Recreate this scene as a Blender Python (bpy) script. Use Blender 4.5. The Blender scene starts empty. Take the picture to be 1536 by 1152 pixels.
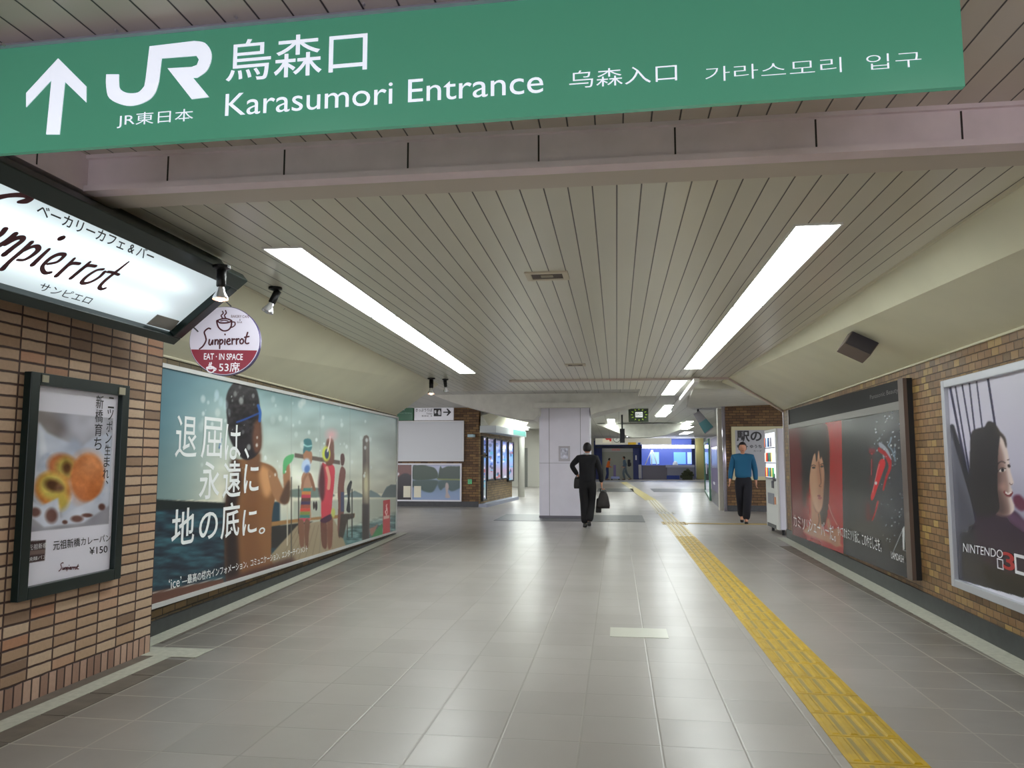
import bpy, bmesh, math, random
import numpy as np
from mathutils import Vector, Matrix, geometry
random.seed(7)
S = bpy.context.scene
COL = S.collection
# ------------------------------------------------------------------ camera
F = 1150.0; CX = 768.0; CY = 576.0; CAMH = 1.4
PITCH = math.atan(114.0 / F)
YAW = math.atan(157.0 * math.cos(PITCH) / F)
cam_d = bpy.data.cameras.new('camera'); cam = bpy.data.objects.new('camera', cam_d); COL.objects.link(cam)
cam_d.sensor_fit = 'HORIZONTAL'; cam_d.sensor_width = 36.0; cam_d.lens = 36.0 * F / 1536.0
cam_d.clip_start = 0.05; cam_d.clip_end = 300
cam.location = (0, 0, CAMH)
cam.rotation_euler = (math.pi / 2 + PITCH, 0, YAW)
S.camera = cam
S.view_settings.view_transform = 'Standard'; S.view_settings.look = 'None'
S.view_settings.gamma = 1.0; S.view_settings.use_curve_mapping = False
S.view_settings.exposure = 0.55
# ------------------------------------------------------------------ world (dim grey daylight from the open ends of the passage)
W = bpy.data.worlds.new('world'); S.world = W; W.use_nodes = True
W.node_tree.nodes['Background'].inputs[0].default_value = (0.95, 0.92, 0.98, 1)
W.node_tree.nodes['Background'].inputs[1].default_value = 1.7
LIGHT = 13.0          # emission of the ceiling tubes
# ------------------------------------------------------------------ projection helpers
RM = cam.rotation_euler.to_matrix()
C0 = Vector((0, 0, CAMH))
def ray(px, py):
    return (RM @ Vector(((px - CX) / F, -(py - CY) / F, -1.0)))
def on_z(px, py, z=0.0):
    d = ray(px, py); return C0 + d * ((z - CAMH) / d.z)
def on_y(px, py, y):
    d = ray(px, py); return C0 + d * (y / d.y)
def proj(P):
    q = RM.transposed() @ (P - C0); return (CX + F * q.x / -q.z, CY - F * q.y / -q.z)
class Plane:
    """a real flat surface: origin O, unit axes U (along) and V (up), normal N towards the viewer"""
    def __init__(s, O, U, V=(0, 0, 1)):
        s.O = Vector(O); s.U = Vector(U).normalized(); s.V = Vector(V).normalized(); s.N = s.U.cross(s.V).normalized()
    def uv(s, px, py):
        d = ray(px, py); t = (s.O - C0).dot(s.N) / d.dot(s.N); q = C0 + d * t - s.O
        return (q.dot(s.U), q.dot(s.V))
    def pt(s, u, v, w=0.0):
        return s.O + s.U * u + s.V * v + s.N * w
def planeY(y): return Plane((0, y, 0), (1, 0, 0))
# ------------------------------------------------------------------ colour and material helpers
def lin(c):
    return tuple((x / 12.92 if x <= 0.04045 else ((x + 0.055) / 1.055) ** 2.4) for x in (v / 255.0 for v in c[:3]))
MATS = {}
def mat(name, c, rough=0.6, metal=0.0, emit=None, strength=1.0, coat=0.0, spec=0.5, alpha=1.0, trans=0.0, noise=0.0, nscale=20.0):
    if name in MATS: return MATS[name]
    m = bpy.data.materials.new(name); m.use_nodes = True; nt = m.node_tree; b = nt.nodes['Principled BSDF']
    col = (*lin(c), 1)
    b.inputs['Base Color'].default_value = col; b.inputs['Roughness'].default_value = rough; b.inputs['Metallic'].default_value = metal
    b.inputs['Specular IOR Level'].default_value = spec
    if coat: b.inputs['Coat Weight'].default_value = coat; b.inputs['Coat Roughness'].default_value = 0.04
    if trans: b.inputs['Transmission Weight'].default_value = trans
    if emit is not None:
        b.inputs['Emission Color'].default_value = (*lin(emit), 1); b.inputs['Emission Strength'].default_value = strength
    if noise:
        n = nt.nodes.new('ShaderNodeTexNoise'); n.inputs['Scale'].default_value = nscale; n.inputs['Detail'].default_value = 4
        g = nt.nodes.new('ShaderNodeNewGeometry'); nt.links.new(g.outputs['Position'], n.inputs['Vector'])
        r = nt.nodes.new('ShaderNodeMapRange'); r.inputs[1].default_value = 0.3; r.inputs[2].default_value = 0.7
        r.inputs[3].default_value = 1 - noise; r.inputs[4].default_value = 1 + noise
        nt.links.new(n.outputs['Fac'], r.inputs[0])
        mx = nt.nodes.new('ShaderNodeVectorMath'); mx.operation = 'SCALE'; mx.inputs[0].default_value = col[:3]
        nt.links.new(r.outputs[0], mx.inputs['Scale']); nt.links.new(mx.outputs[0], b.inputs['Base Color'])
    MATS[name] = m; return m
def vmath(nt, op, a, b=None, c=None):
    n = nt.nodes.new('ShaderNodeMath'); n.operation = op
    for i, v in enumerate((a, b, c)):
        if v is None: continue
        if isinstance(v, (int, float)): n.inputs[i].default_value = v
        else: nt.links.new(v, n.inputs[i])
    return n.outputs[0]
def combine(nt, x, y, z=0.0):
    n = nt.nodes.new('ShaderNodeCombineXYZ')
    for i, v in enumerate((x, y, z)):
        if isinstance(v, (int, float)): n.inputs[i].default_value = v
        else: nt.links.new(v, n.inputs[i])
    return n.outputs[0]
def ramp(nt, fac, stops, const=False):
    r = nt.nodes.new('ShaderNodeValToRGB'); e = r.color_ramp.elements
    if const: r.color_ramp.interpolation = 'CONSTANT'
    while len(e) < len(stops): e.new(0.5)
    for i, (p, c) in enumerate(stops):
        e[i].position = p; e[i].color = (*lin(c), 1)
    nt.links.new(fac, r.inputs[0]); return r.outputs[0]
def mix(nt, f, a, b, mode='MIX'):
    n = nt.nodes.new('ShaderNodeMix'); n.data_type = 'RGBA'; n.blend_type = mode
    if isinstance(f, (int, float)): n.inputs[0].default_value = f
    else: nt.links.new(f, n.inputs[0])
    for i, v in ((6, a), (7, b)):
        if isinstance(v, tuple): n.inputs[i].default_value = (*v[:3], 1)
        else: nt.links.new(v, n.inputs[i])
    return n.outputs[2]
def bump(nt, b, h, dist=0.004, strength=0.8):
    n = nt.nodes.new('ShaderNodeBump'); n.inputs['Distance'].default_value = dist; n.inputs['Strength'].default_value = strength
    nt.links.new(h, n.inputs['Height']); nt.links.new(n.outputs[0], b.inputs['Normal'])
def newmat(name):
    m = bpy.data.materials.new(name); m.use_nodes = True; nt = m.node_tree; b = nt.nodes['Principled BSDF']
    g = nt.nodes.new('ShaderNodeNewGeometry'); sp = nt.nodes.new('ShaderNodeSeparateXYZ'); nt.links.new(g.outputs['Position'], sp.inputs[0])
    return m, nt, b, sp.outputs, g.outputs['Position']
def noise(nt, pos, scale, detail=4, rough=0.5):
    n = nt.nodes.new('ShaderNodeTexNoise'); n.inputs['Scale'].default_value = scale; n.inputs['Detail'].default_value = detail
    n.inputs['Roughness'].default_value = rough
    nt.links.new(pos, n.inputs['Vector']); return n.outputs['Fac']
def brick_mat(name, axis, bw, bh, stagger, joint, stops, mortar, rough=0.55, u0=0.0, v0=0.0, dirt=0.25):
    m, nt, b, xyz, pos = newmat(name)
    u = vmath(nt, 'DIVIDE', vmath(nt, 'SUBTRACT', xyz[axis], u0), bw)
    v = vmath(nt, 'DIVIDE', vmath(nt, 'SUBTRACT', xyz[2], v0), bh)
    iv = vmath(nt, 'FLOOR', v)
    if stagger:
        u = vmath(nt, 'ADD', u, vmath(nt, 'MULTIPLY', vmath(nt, 'PINGPONG', iv, 1.0), 0.5))
    wob = vmath(nt, 'MULTIPLY', vmath(nt, 'SUBTRACT', noise(nt, pos, 14, 2), 0.5), 0.10)
    iu = vmath(nt, 'FLOOR', u)
    fu = vmath(nt, 'ADD', vmath(nt, 'FRACT', u), 0.0); fv = vmath(nt, 'ADD', vmath(nt, 'FRACT', v), wob)
    du = vmath(nt, 'MULTIPLY', vmath(nt, 'SUBTRACT', 0.5, vmath(nt, 'ABSOLUTE', vmath(nt, 'SUBTRACT', fu, 0.5))), bw)
    dv = vmath(nt, 'MULTIPLY', vmath(nt, 'SUBTRACT', 0.5, vmath(nt, 'ABSOLUTE', vmath(nt, 'SUBTRACT', fv, 0.5))), bh)
    d = vmath(nt, 'MINIMUM', du, dv)
    mr = nt.nodes.new('ShaderNodeMapRange'); mr.inputs[1].default_value = joint * 0.6; mr.inputs[2].default_value = joint * 1.3
    nt.links.new(d, mr.inputs[0]); face = mr.outputs[0]
    wn = nt.nodes.new('ShaderNodeTexWhiteNoise'); wn.noise_dimensions = '3D'
    nt.links.new(combine(nt, iu, iv, 3.0), wn.inputs['Vector'])
    c = ramp(nt, wn.outputs['Value'], stops)
    nz = noise(nt, pos, 45, 5, 0.65)
    c = mix(nt, vmath(nt, 'MULTIPLY', nz, dirt * 1.6), c, tuple(x * 0.45 for x in lin(stops[0][1])))
    c2 = mix(nt, face, lin(mortar), c)
    nt.links.new(c2, b.inputs['Base Color']); b.inputs['Roughness'].default_value = rough
    b.inputs['Specular IOR Level'].default_value = 0.35
    bump(nt, b, vmath(nt, 'ADD', face, vmath(nt, 'MULTIPLY', nz, 0.25)), 0.006, 0.8)
    return m
def plank_mat(name, c, pitch, off=0.0, groove=0.0022, slope=0.0, gcol=(60, 52, 42), rough=0.3):
    m, nt, b, xyz, pos = newmat(name)
    x = vmath(nt, 'SUBTRACT', xyz[0], vmath(nt, 'MULTIPLY', xyz[1], slope))
    u = vmath(nt, 'DIVIDE', vmath(nt, 'SUBTRACT', x, off), pitch)
    f = vmath(nt, 'FRACT', u)
    d = vmath(nt, 'MULTIPLY', vmath(nt, 'SUBTRACT', 0.5, vmath(nt, 'ABSOLUTE', vmath(nt, 'SUBTRACT', f, 0.5))), pitch)
    mr = nt.nodes.new('ShaderNodeMapRange'); mr.inputs[1].default_value = groove; mr.inputs[2].default_value = groove * 2.2
    nt.links.new(d, mr.inputs[0])
    wn = nt.nodes.new('ShaderNodeTexWhiteNoise'); wn.noise_dimensions = '1D'; nt.links.new(vmath(nt, 'FLOOR', u), wn.inputs['W'])
    base = mix(nt, wn.outputs['Value'], tuple(v * 0.95 for v in lin(c)), tuple(v * 1.04 for v in lin(c)))
    base = mix(nt, vmath(nt, 'MULTIPLY', noise(nt, pos, 1.3, 5), 0.25), base, tuple(v * 0.6 for v in lin(c)))
    col = mix(nt, mr.outputs[0], lin(gcol), base)
    nt.links.new(col, b.inputs['Base Color']); b.inputs['Roughness'].default_value = rough
    bump(nt, b, mr.outputs[0], 0.004, 0.6)
    return m
# ------------------------------------------------------------------ mesh builder
class MB:
    def __init__(s): s.v = []; s.f = []; s.mi = []; s.m = []
    def _m(s, m):
        if m not in s.m: s.m.append(m)
        return s.m.index(m)
    def add(s, verts, faces, m=None):
        k = len(s.v); s.v += [tuple(v) for v in verts]
        i = s._m(m)
        for f in faces: s.f.append(tuple(k + q for q in f)); s.mi.append(i)
        return s
    def box(s, a, b, m=None):
        x0, y0, z0 = (min(p, q) for p, q in zip(a, b)); x1, y1, z1 = (max(p, q) for p, q in zip(a, b))
        return s.add([(x0, y0, z0), (x1, y0, z0), (x1, y1, z0), (x0, y1, z0), (x0, y0, z1), (x1, y0, z1), (x1, y1, z1), (x0, y1, z1)],
                     [(0, 3, 2, 1), (4, 5, 6, 7), (0, 1, 5, 4), (1, 2, 6, 5), (2, 3, 7, 6), (3, 0, 4, 7)], m)
    def pbox(s, pl, u0, v0, u1, v1, w0=0.0, w1=0.01, m=None):
        return s.prism(pl, [(u0, v0), (u1, v0), (u1, v1), (u0, v1)], w0, w1, m)
    def prism(s, pl, poly, w0=0.0, w1=0.01, m=None, flat=False):
        a = sum(poly[i][0] * poly[(i + 1) % len(poly)][1] - poly[(i + 1) % len(poly)][0] * poly[i][1] for i in range(len(poly)))
        if a < 0: poly = poly[::-1]
        n = len(poly)
        top = [pl.pt(u, v, w1) for u, v in poly]
        tr = geometry.tessellate_polygon([[Vector((u, v, 0)) for u, v in poly]]) if n > 4 else [tuple(range(n))]
        def ori(t):
            ar = sum(poly[t[i]][0] * poly[t[(i + 1) % len(t)]][1] - poly[t[(i + 1) % len(t)]][0] * poly[t[i]][1] for i in range(len(t)))
            return tuple(t) if ar > 0 else tuple(t[::-1])
        tr = [ori(t) for t in tr]
        if flat: return s.add(top, tr, m)
        bot = [pl.pt(u, v, w0) for u, v in poly]
        fs = list(tr) + [tuple(n + q for q in t[::-1]) for t in tr] + [(i, i + n, (i + 1) % n + n, (i + 1) % n) for i in range(n)]
        return s.add(top + bot, fs, m)
    def hull8(s, a, b, m=None):           # a, b: two loops of 4 points
        return s.add(list(a) + list(b), [(3, 2, 1, 0), (4, 5, 6, 7), (0, 1, 5, 4), (1, 2, 6, 5), (2, 3, 7, 6), (3, 0, 4, 7)], m)
    def tube(s, pts, r, m=None, n=10, caps=True):
        pts = [Vector(p) for p in pts]; rs = r if isinstance(r, (list, tuple)) else [r] * len(pts)
        V = []; prev = None
        for i, p in enumerate(pts):
            t = ((pts[min(i + 1, len(pts) - 1)] - pts[max(i - 1, 0)])).normalized()
            if prev is None:
                a = t.orthogonal().normalized()
            else:
                a = (prev - t * prev.dot(t)).normalized()
            prev = a; c = t.cross(a)
            for k in range(n):
                an = 2 * math.pi * k / n; V.append(p + (a * math.cos(an) + c * math.sin(an)) * rs[i])
        F_ = []
        for i in range(len(pts) - 1):
            for k in range(n):
                F_.append((i * n + k, i * n + (k + 1) % n, (i + 1) * n + (k + 1) % n, (i + 1) * n + k))
        if caps: F_ += [tuple(range(n))[::-1], tuple((len(pts) - 1) * n + k for k in range(n))]
        return s.add(V, F_, m)
    def ball(s, c, r, m=None, nu=14, nv=9, rot=None):
        c = Vector(c); r = (r, r, r) if isinstance(r, (int, float)) else r; V = []; F_ = []
        for j in range(nv + 1):
            th = math.pi * j / nv
            for i in range(nu):
                ph = 2 * math.pi * i / nu
                q = Vector((r[0] * math.sin(th) * math.cos(ph), r[1] * math.sin(th) * math.sin(ph), r[2] * math.cos(th)))
                if rot is not None: q = rot @ q
                V.append(c + q)
        for j in range(nv):
            for i in range(nu):
                F_.append((j * nu + i, (j + 1) * nu + i, (j + 1) * nu + (i + 1) % nu, j * nu + (i + 1) % nu))
        return s.add(V, F_, m)
    def frame(s, pl, u0, v0, u1, v1, t, w0, w1, m=None, tb=None, tt=None):
        tb = t if tb is None else tb; tt = t if tt is None else tt
        s.pbox(pl, u0, v0, u0 + t, v1, w0, w1, m); s.pbox(pl, u1 - t, v0, u1, v1, w0, w1, m)
        s.pbox(pl, u0 + t, v0, u1 - t, v0 + tb, w0, w1, m); s.pbox(pl, u0 + t, v1 - tt, u1 - t, v1, w0, w1, m)
        return s
    def build(s, name, m=None, parent=None, smooth=False, bevel=0.0, props=None):
        me = bpy.data.meshes.new(name)
        loc = Vector((0, 0, 0))
        if parent is None and s.v:
            A = np.array(s.v); loc = Vector(((A[:, 0].min() + A[:, 0].max()) / 2, (A[:, 1].min() + A[:, 1].max()) / 2, A[:, 2].min()))
        vs = [tuple(Vector(v) - loc) for v in s.v]
        me.from_pydata(vs, [], s.f); me.validate(); me.update()
        ms = [q if q is not None else m for q in s.m]
        for q in ms: me.materials.append(q)
        for p, i in zip(me.polygons, s.mi): p.material_index = i; p.use_smooth = smooth
        o = bpy.data.objects.new(name, me); COL.objects.link(o); o.location = loc
        if parent is not None:
            o.parent = parent; o.matrix_parent_inverse = PI_(parent)
        if bevel:
            b = o.modifiers.new('b', 'BEVEL'); b.width = bevel; b.segments = 2; b.limit_method = 'ANGLE'
        if props:
            for k, v in props.items(): o[k] = v
        return o
WM = {}
def PI_(p):
    M = Matrix.Translation(p.location) if p.parent is None else Matrix.Identity(4)
    return M.inverted()
def thing(name, label, cat, loc=(0, 0, 0), group=None):
    o = bpy.data.objects.new(name, None); COL.objects.link(o); o.location = loc; o.empty_display_size = 0.1
    o['label'] = label; o['category'] = cat
    if group: o['group'] = group
    return o
def tag(o, label, cat, group=None):
    o['label'] = label; o['category'] = cat
    if group: o['group'] = group
    return o
def struct(name, mb, m, smooth=False):
    return mb.build(name, m, None, smooth, props={'kind': 'structure'})
def copy_tree(o, parent=None):
    c = o.copy(); COL.objects.link(c)
    if parent is not None: c.parent = parent
    for ch in list(o.children): copy_tree(ch, c)
    return c
# ------------------------------------------------------------------ text
def text_tris(body, bold=0.0, shear=0.0, spacing=1.0):
    cu = bpy.data.curves.new('lettering_curve', 'FONT'); cu.body = body; cu.offset = bold; cu.shear = shear; cu.resolution_u = 4
    cu.space_character = spacing
    ob = bpy.data.objects.new('lettering_tmp', cu); COL.objects.link(ob)
    bpy.context.view_layer.update()
    me = bpy.data.meshes.new_from_object(ob.evaluated_get(bpy.context.evaluated_depsgraph_get()))
    vs = [(v.co.x, v.co.y) for v in me.vertices]; fs = [tuple(p.vertices) for p in me.polygons]
    bpy.data.objects.remove(ob); bpy.data.curves.remove(cu); bpy.data.meshes.remove(me)
    return vs, fs
def text(mb, pl, body, u0, v0, u1, v1, w, m=None, bold=0.0, shear=0.0, spacing=1.0, mirror=False):
    vs, fs = text_tris(body, bold, shear, spacing)
    if not vs: return
    xs = [v[0] for v in vs]; ys = [v[1] for v in vs]
    x0, x1, y0, y1 = min(xs), max(xs), min(ys), max(ys)
    V = [pl.pt(u0 + (x - x0) / max(x1 - x0, 1e-6) * (u1 - u0), v0 + (y - y0) / max(y1 - y0, 1e-6) * (v1 - v0), w) for x, y in vs]
    mb.add(V, fs, m)
def textq(mb, pl, body, ll, lr, ur, ul, w, m=None, bold=0.0, shear=0.0):
    """lettering filling the four-sided area whose corners are seen at ll, lr, ur, ul"""
    vs, fs = text_tris(body, bold, shear); xs = [v[0] for v in vs]; ys = [v[1] for v in vs]
    x0, x1, y0, y1 = min(xs), max(xs), min(ys), max(ys); Q = [Vector(pl.uv(*q)) for q in (ll, lr, ur, ul)]; V = []
    for x, y in vs:
        a = (x - x0) / (x1 - x0); b = (y - y0) / (y1 - y0); q = Q[0] * (1 - a) * (1 - b) + Q[1] * a * (1 - b) + Q[2] * a * b + Q[3] * (1 - a) * b
        V.append(pl.pt(q[0], q[1], w))
    mb.add(V, fs, m)
def textpx(mb, pl, body, a, b, w, m=None, **k):
    """lettering between the two places a (lower left) and b (upper right) seen on the plane"""
    ua, va = pl.uv(*a); ub, vb = pl.uv(*b)
    text(mb, pl, body, ua, va, ub, vb, w, m, **k)
def stroke(mb, pl, pts, wd, w, m=None, n=6):
    """brush stroke through the plane coordinates pts, smoothed, width wd (tapering list allowed)"""
    P = smooth_open(pts, n) if len(pts) > 2 else pts
    ws = [wd] * len(P) if not isinstance(wd, (list, tuple)) else list(np.interp(np.linspace(0, 1, len(P)), np.linspace(0, 1, len(wd)), wd))
    L = []; R_ = []
    for i, p in enumerate(P):
        a = P[max(i - 1, 0)]; b = P[min(i + 1, len(P) - 1)]
        dx, dy = b[0] - a[0], b[1] - a[1]; l = math.hypot(dx, dy) or 1
        nx, ny = -dy / l * ws[i] / 2, dx / l * ws[i] / 2
        L.append(pl.pt(p[0] + nx, p[1] + ny, w)); R_.append(pl.pt(p[0] - nx, p[1] - ny, w))
    k = len(P)
    mb.add(L + R_, [(i, k + i, k + i + 1, i + 1) for i in range(k - 1)], m)
    for (c, wd_) in ((P[0], ws[0]), (P[-1], ws[-1])):
        mb.add([pl.pt(c[0] + wd_ / 2 * math.cos(t), c[1] + wd_ / 2 * math.sin(t), w) for t in np.linspace(0, 2 * math.pi, 11)[:-1]], [tuple(range(10))], m)
def smooth_open(pts, n=6):
    out = []; P = [pts[0]] + list(pts) + [pts[-1]]
    for i in range(1, len(P) - 2):
        p0, p1, p2, p3 = P[i - 1], P[i], P[i + 1], P[i + 2]
        for k in range(n):
            t = k / n
            out.append(tuple(0.5 * (2 * p1[j] + (p2[j] - p0[j]) * t + (2 * p0[j] - 5 * p1[j] + 4 * p2[j] - p3[j]) * t * t + (3 * p1[j] - p0[j] - 3 * p2[j] + p3[j]) * t ** 3) for j in (0, 1)))
    out.append(tuple(pts[-1])); return out
def smooth_closed(pts, n=6):
    out = []; N = len(pts)
    for i in range(N):
        p0, p1, p2, p3 = pts[i - 1], pts[i], pts[(i + 1) % N], pts[(i + 2) % N]
        for k in range(n):
            t = k / n
            out.append(tuple(0.5 * (2 * p1[j] + (p2[j] - p0[j]) * t + (2 * p0[j] - 5 * p1[j] + 4 * p2[j] - p3[j]) * t * t + (3 * p1[j] - p0[j] - 3 * p2[j] + p3[j]) * t ** 3) for j in (0, 1)))
    return out
# ------------------------------------------------------------------ printed pictures: painted on a fine mesh of coloured cells
class Print:
    """artwork of a poster: a raster over the box (x0,y0)-(x1,y1), drawn with shapes, later carried onto the flat sheet"""
    def __init__(s, x0, y0, x1, y1, k=2, c=(128, 128, 128)):
        s.x0, s.y0, s.k = x0, y0, k; s.w = int((x1 - x0) * k); s.h = int((y1 - y0) * k)
        s.a = np.zeros((s.h, s.w, 3)) + np.array(c, float)
        s.X, s.Y = np.meshgrid((np.arange(s.w) + 0.5) / k + x0, (np.arange(s.h) + 0.5) / k + y0)
    def grad(s, stops, horizontal=False, mask=None):
        T = s.X if horizontal else s.Y; xs = [q[0] for q in stops]
        c = np.stack([np.interp(T, xs, [q[1][i] for q in stops]) for i in range(3)], -1)
        if mask is None: s.a = c
        else: s.a = s.a * (1 - mask[..., None]) + c * mask[..., None]
    def mask(s, pts, blur=0.5, sm=True):
        P = smooth_closed(pts, 5) if sm and len(pts) > 4 else pts
        M = np.zeros((s.h, s.w), bool); n = len(P)
        ys = [p[1] for p in P]; r0 = max(int((min(ys) - s.y0) * s.k) - 1, 0); r1 = min(int((max(ys) - s.y0) * s.k) + 2, s.h)
        if r1 <= r0: return M.astype(float)
        X = s.X[r0:r1]; Y = s.Y[r0:r1]; m = np.zeros(X.shape, bool)
        for i in range(n):
            xa, ya = P[i]; xb, yb = P[(i + 1) % n]
            if ya == yb: continue
            c = ((ya > Y) != (yb > Y)) & (X < (xb - xa) * (Y - ya) / (yb - ya) + xa); m ^= c
        M[r0:r1] = m
        return s.blur(M.astype(float), blur)
    def blur(s, M, b):
        r = int(round(b * s.k))
        if r < 1: return M
        for _ in range(2):
            for ax in (0, 1):
                P = np.concatenate([np.repeat(M.take([0], ax), r, ax), M, np.repeat(M.take([-1], ax), r, ax)], ax)
                Cs = np.cumsum(P, ax); z = np.zeros_like(Cs.take([0], ax)); Cs = np.concatenate([z, Cs], ax)
                n = M.shape[ax]; M = (Cs.take(range(2 * r + 1, 2 * r + 1 + n), ax) - Cs.take(range(0, n), ax)) / (2 * r + 1)
        return M
    def put(s, M, c, op=1.0):
        M = (M * op)[..., None]; s.a = s.a * (1 - M) + np.array(c, float) * M
    def sub(s, b):
        q = object.__new__(Print); q.k = s.k; q.X = s.X[b]; q.Y = s.Y[b]; q.a = s.a[b]; q.h, q.w = q.X.shape
        q.x0 = q.X[0, 0] - .5 / s.k; q.y0 = q.Y[0, 0] - .5 / s.k; return q
    def poly(s, pts, c, blur=0.5, op=1.0, sm=True):
        m_ = blur * 5 + 4; xs = [t[0] for t in pts]; ys = [t[1] for t in pts]; ex = .15 * (max(xs) - min(xs) + max(ys) - min(ys))
        b = s.win(min(xs) - m_ - ex, min(ys) - m_ - ex, max(xs) + m_ + ex, max(ys) + m_ + ex)
        if s.X[b].size == 0: return
        q = s.sub(b); M = (q.mask(pts, blur, sm) * op)[..., None]; s.a[b] = q.a * (1 - M) + np.array(c, float) * M
    def ell(s, cx, cy, rx, ry, c, ang=0.0, soft=0.15, op=1.0):
        R_ = max(rx, ry) * (1 + soft) + 1; b = s.win(cx - R_, cy - R_, cx + R_, cy + R_)
        ca, sa = math.cos(ang), math.sin(ang); dx, dy = s.X[b] - cx, s.Y[b] - cy
        r = np.sqrt(((dx * ca + dy * sa) / rx) ** 2 + ((-dx * sa + dy * ca) / ry) ** 2)
        M = (np.clip((1 + soft - r) / (2 * soft), 0, 1) * op)[..., None]; s.a[b] = s.a[b] * (1 - M) + np.array(c, float) * M
    def win(s, xa, ya, xb, yb):
        f = lambda v, o, n: min(max(int((v - o) * s.k), 0), n)
        return (slice(f(ya, s.y0, s.h), f(yb, s.y0, s.h) + 1), slice(f(xa, s.x0, s.w), f(xb, s.x0, s.w) + 1))
    def line(s, pts, wd, c, blur=0.3, op=1.0):
        P = smooth_open(pts, 5) if len(pts) > 2 else pts
        xs = [t[0] for t in P]; ys = [t[1] for t in P]; m_ = wd + blur * 4 + 1
        b = s.win(min(xs) - m_, min(ys) - m_, max(xs) + m_, max(ys) + m_)
        if s.X[b].size == 0: return
        s, full = s.sub(b), s
        M = np.zeros((s.h, s.w))
        for (xa, ya), (xb, yb) in zip(P[:-1], P[1:]):
            dx, dy = xb - xa, yb - ya; L = dx * dx + dy * dy + 1e-9
            t = np.clip(((s.X - xa) * dx + (s.Y - ya) * dy) / L, 0, 1)
            d = np.hypot(s.X - xa - t * dx, s.Y - ya - t * dy)
            M = np.maximum(M, np.clip((wd / 2 - d) * s.k + 0.5, 0, 1))
        s.put(s.blur(M, blur), c, op); full.a[b] = s.a
    def speck(s, n, box, rng, c, op=(0.2, 0.8), seed=1, tall=1.4):
        rd = random.Random(seed)
        for _ in range(n):
            x = rd.uniform(box[0], box[2]); y = rd.uniform(box[1], box[3]); r = rd.uniform(*rng)
            s.ell(x, y, r, r * tall, c, 0, 0.35, rd.uniform(*op))
    def fbm(s, sx, sy, amp, seed=0, oct=3):
        rs = np.random.RandomState(seed); out = np.zeros((s.h, s.w))
        for o in range(oct):
            gx, gy = int(s.w / s.k / sx * 2 ** o) + 3, int(s.h / s.k / sy * 2 ** o) + 3
            g = rs.rand(gy, gx); xx = np.linspace(0, gx - 1.001, s.w); yy = np.linspace(0, gy - 1.001, s.h)
            xi, yi = xx.astype(int), yy.astype(int); fx, fy = (xx - xi)[None], (yy - yi)[:, None]
            fx = fx * fx * (3 - 2 * fx); fy = fy * fy * (3 - 2 * fy)
            v = (g[yi][:, xi] * (1 - fx) + g[yi][:, xi + 1] * fx) * (1 - fy) + (g[yi + 1][:, xi] * (1 - fx) + g[yi + 1][:, xi + 1] * fx) * fy
            out += (v - 0.5) * amp / 2 ** o
        return out
    def add(s, N, mask=None, tint=(1, 1, 1)):
        if mask is not None: N = N * mask
        s.a = s.a + N[..., None] * np.array(tint)
    def sample(s, X, Y):
        x = np.clip((X - s.x0) * s.k - 0.5, 0, s.w - 1.001); y = np.clip((Y - s.y0) * s.k - 0.5, 0, s.h - 1.001)
        xi, yi = x.astype(int), y.astype(int); fx, fy = (x - xi)[..., None], (y - yi)[..., None]; a = np.clip(s.a, 0, 255)
        return (a[yi, xi] * (1 - fx) + a[yi, xi + 1] * fx) * (1 - fy) + (a[yi + 1, xi] * (1 - fx) + a[yi + 1, xi + 1] * fx) * fy
def print_mat(name, rough=0.12, gain=1.0, emit=0.0, spec=0.5):
    m = bpy.data.materials.new(name); m.use_nodes = True; nt = m.node_tree; b = nt.nodes['Principled BSDF']
    a = nt.nodes.new('ShaderNodeVertexColor'); a.layer_name = 'ink'
    v = nt.nodes.new('ShaderNodeVectorMath'); v.operation = 'SCALE'; v.inputs['Scale'].default_value = gain
    nt.links.new(a.outputs[0], v.inputs[0]); nt.links.new(v.outputs[0], b.inputs['Base Color'])
    b.inputs['Roughness'].default_value = rough; b.inputs['Specular IOR Level'].default_value = spec
    if emit: nt.links.new(v.outputs[0], b.inputs['Emission Color']); b.inputs['Emission Strength'].default_value = emit
    return m
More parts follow.
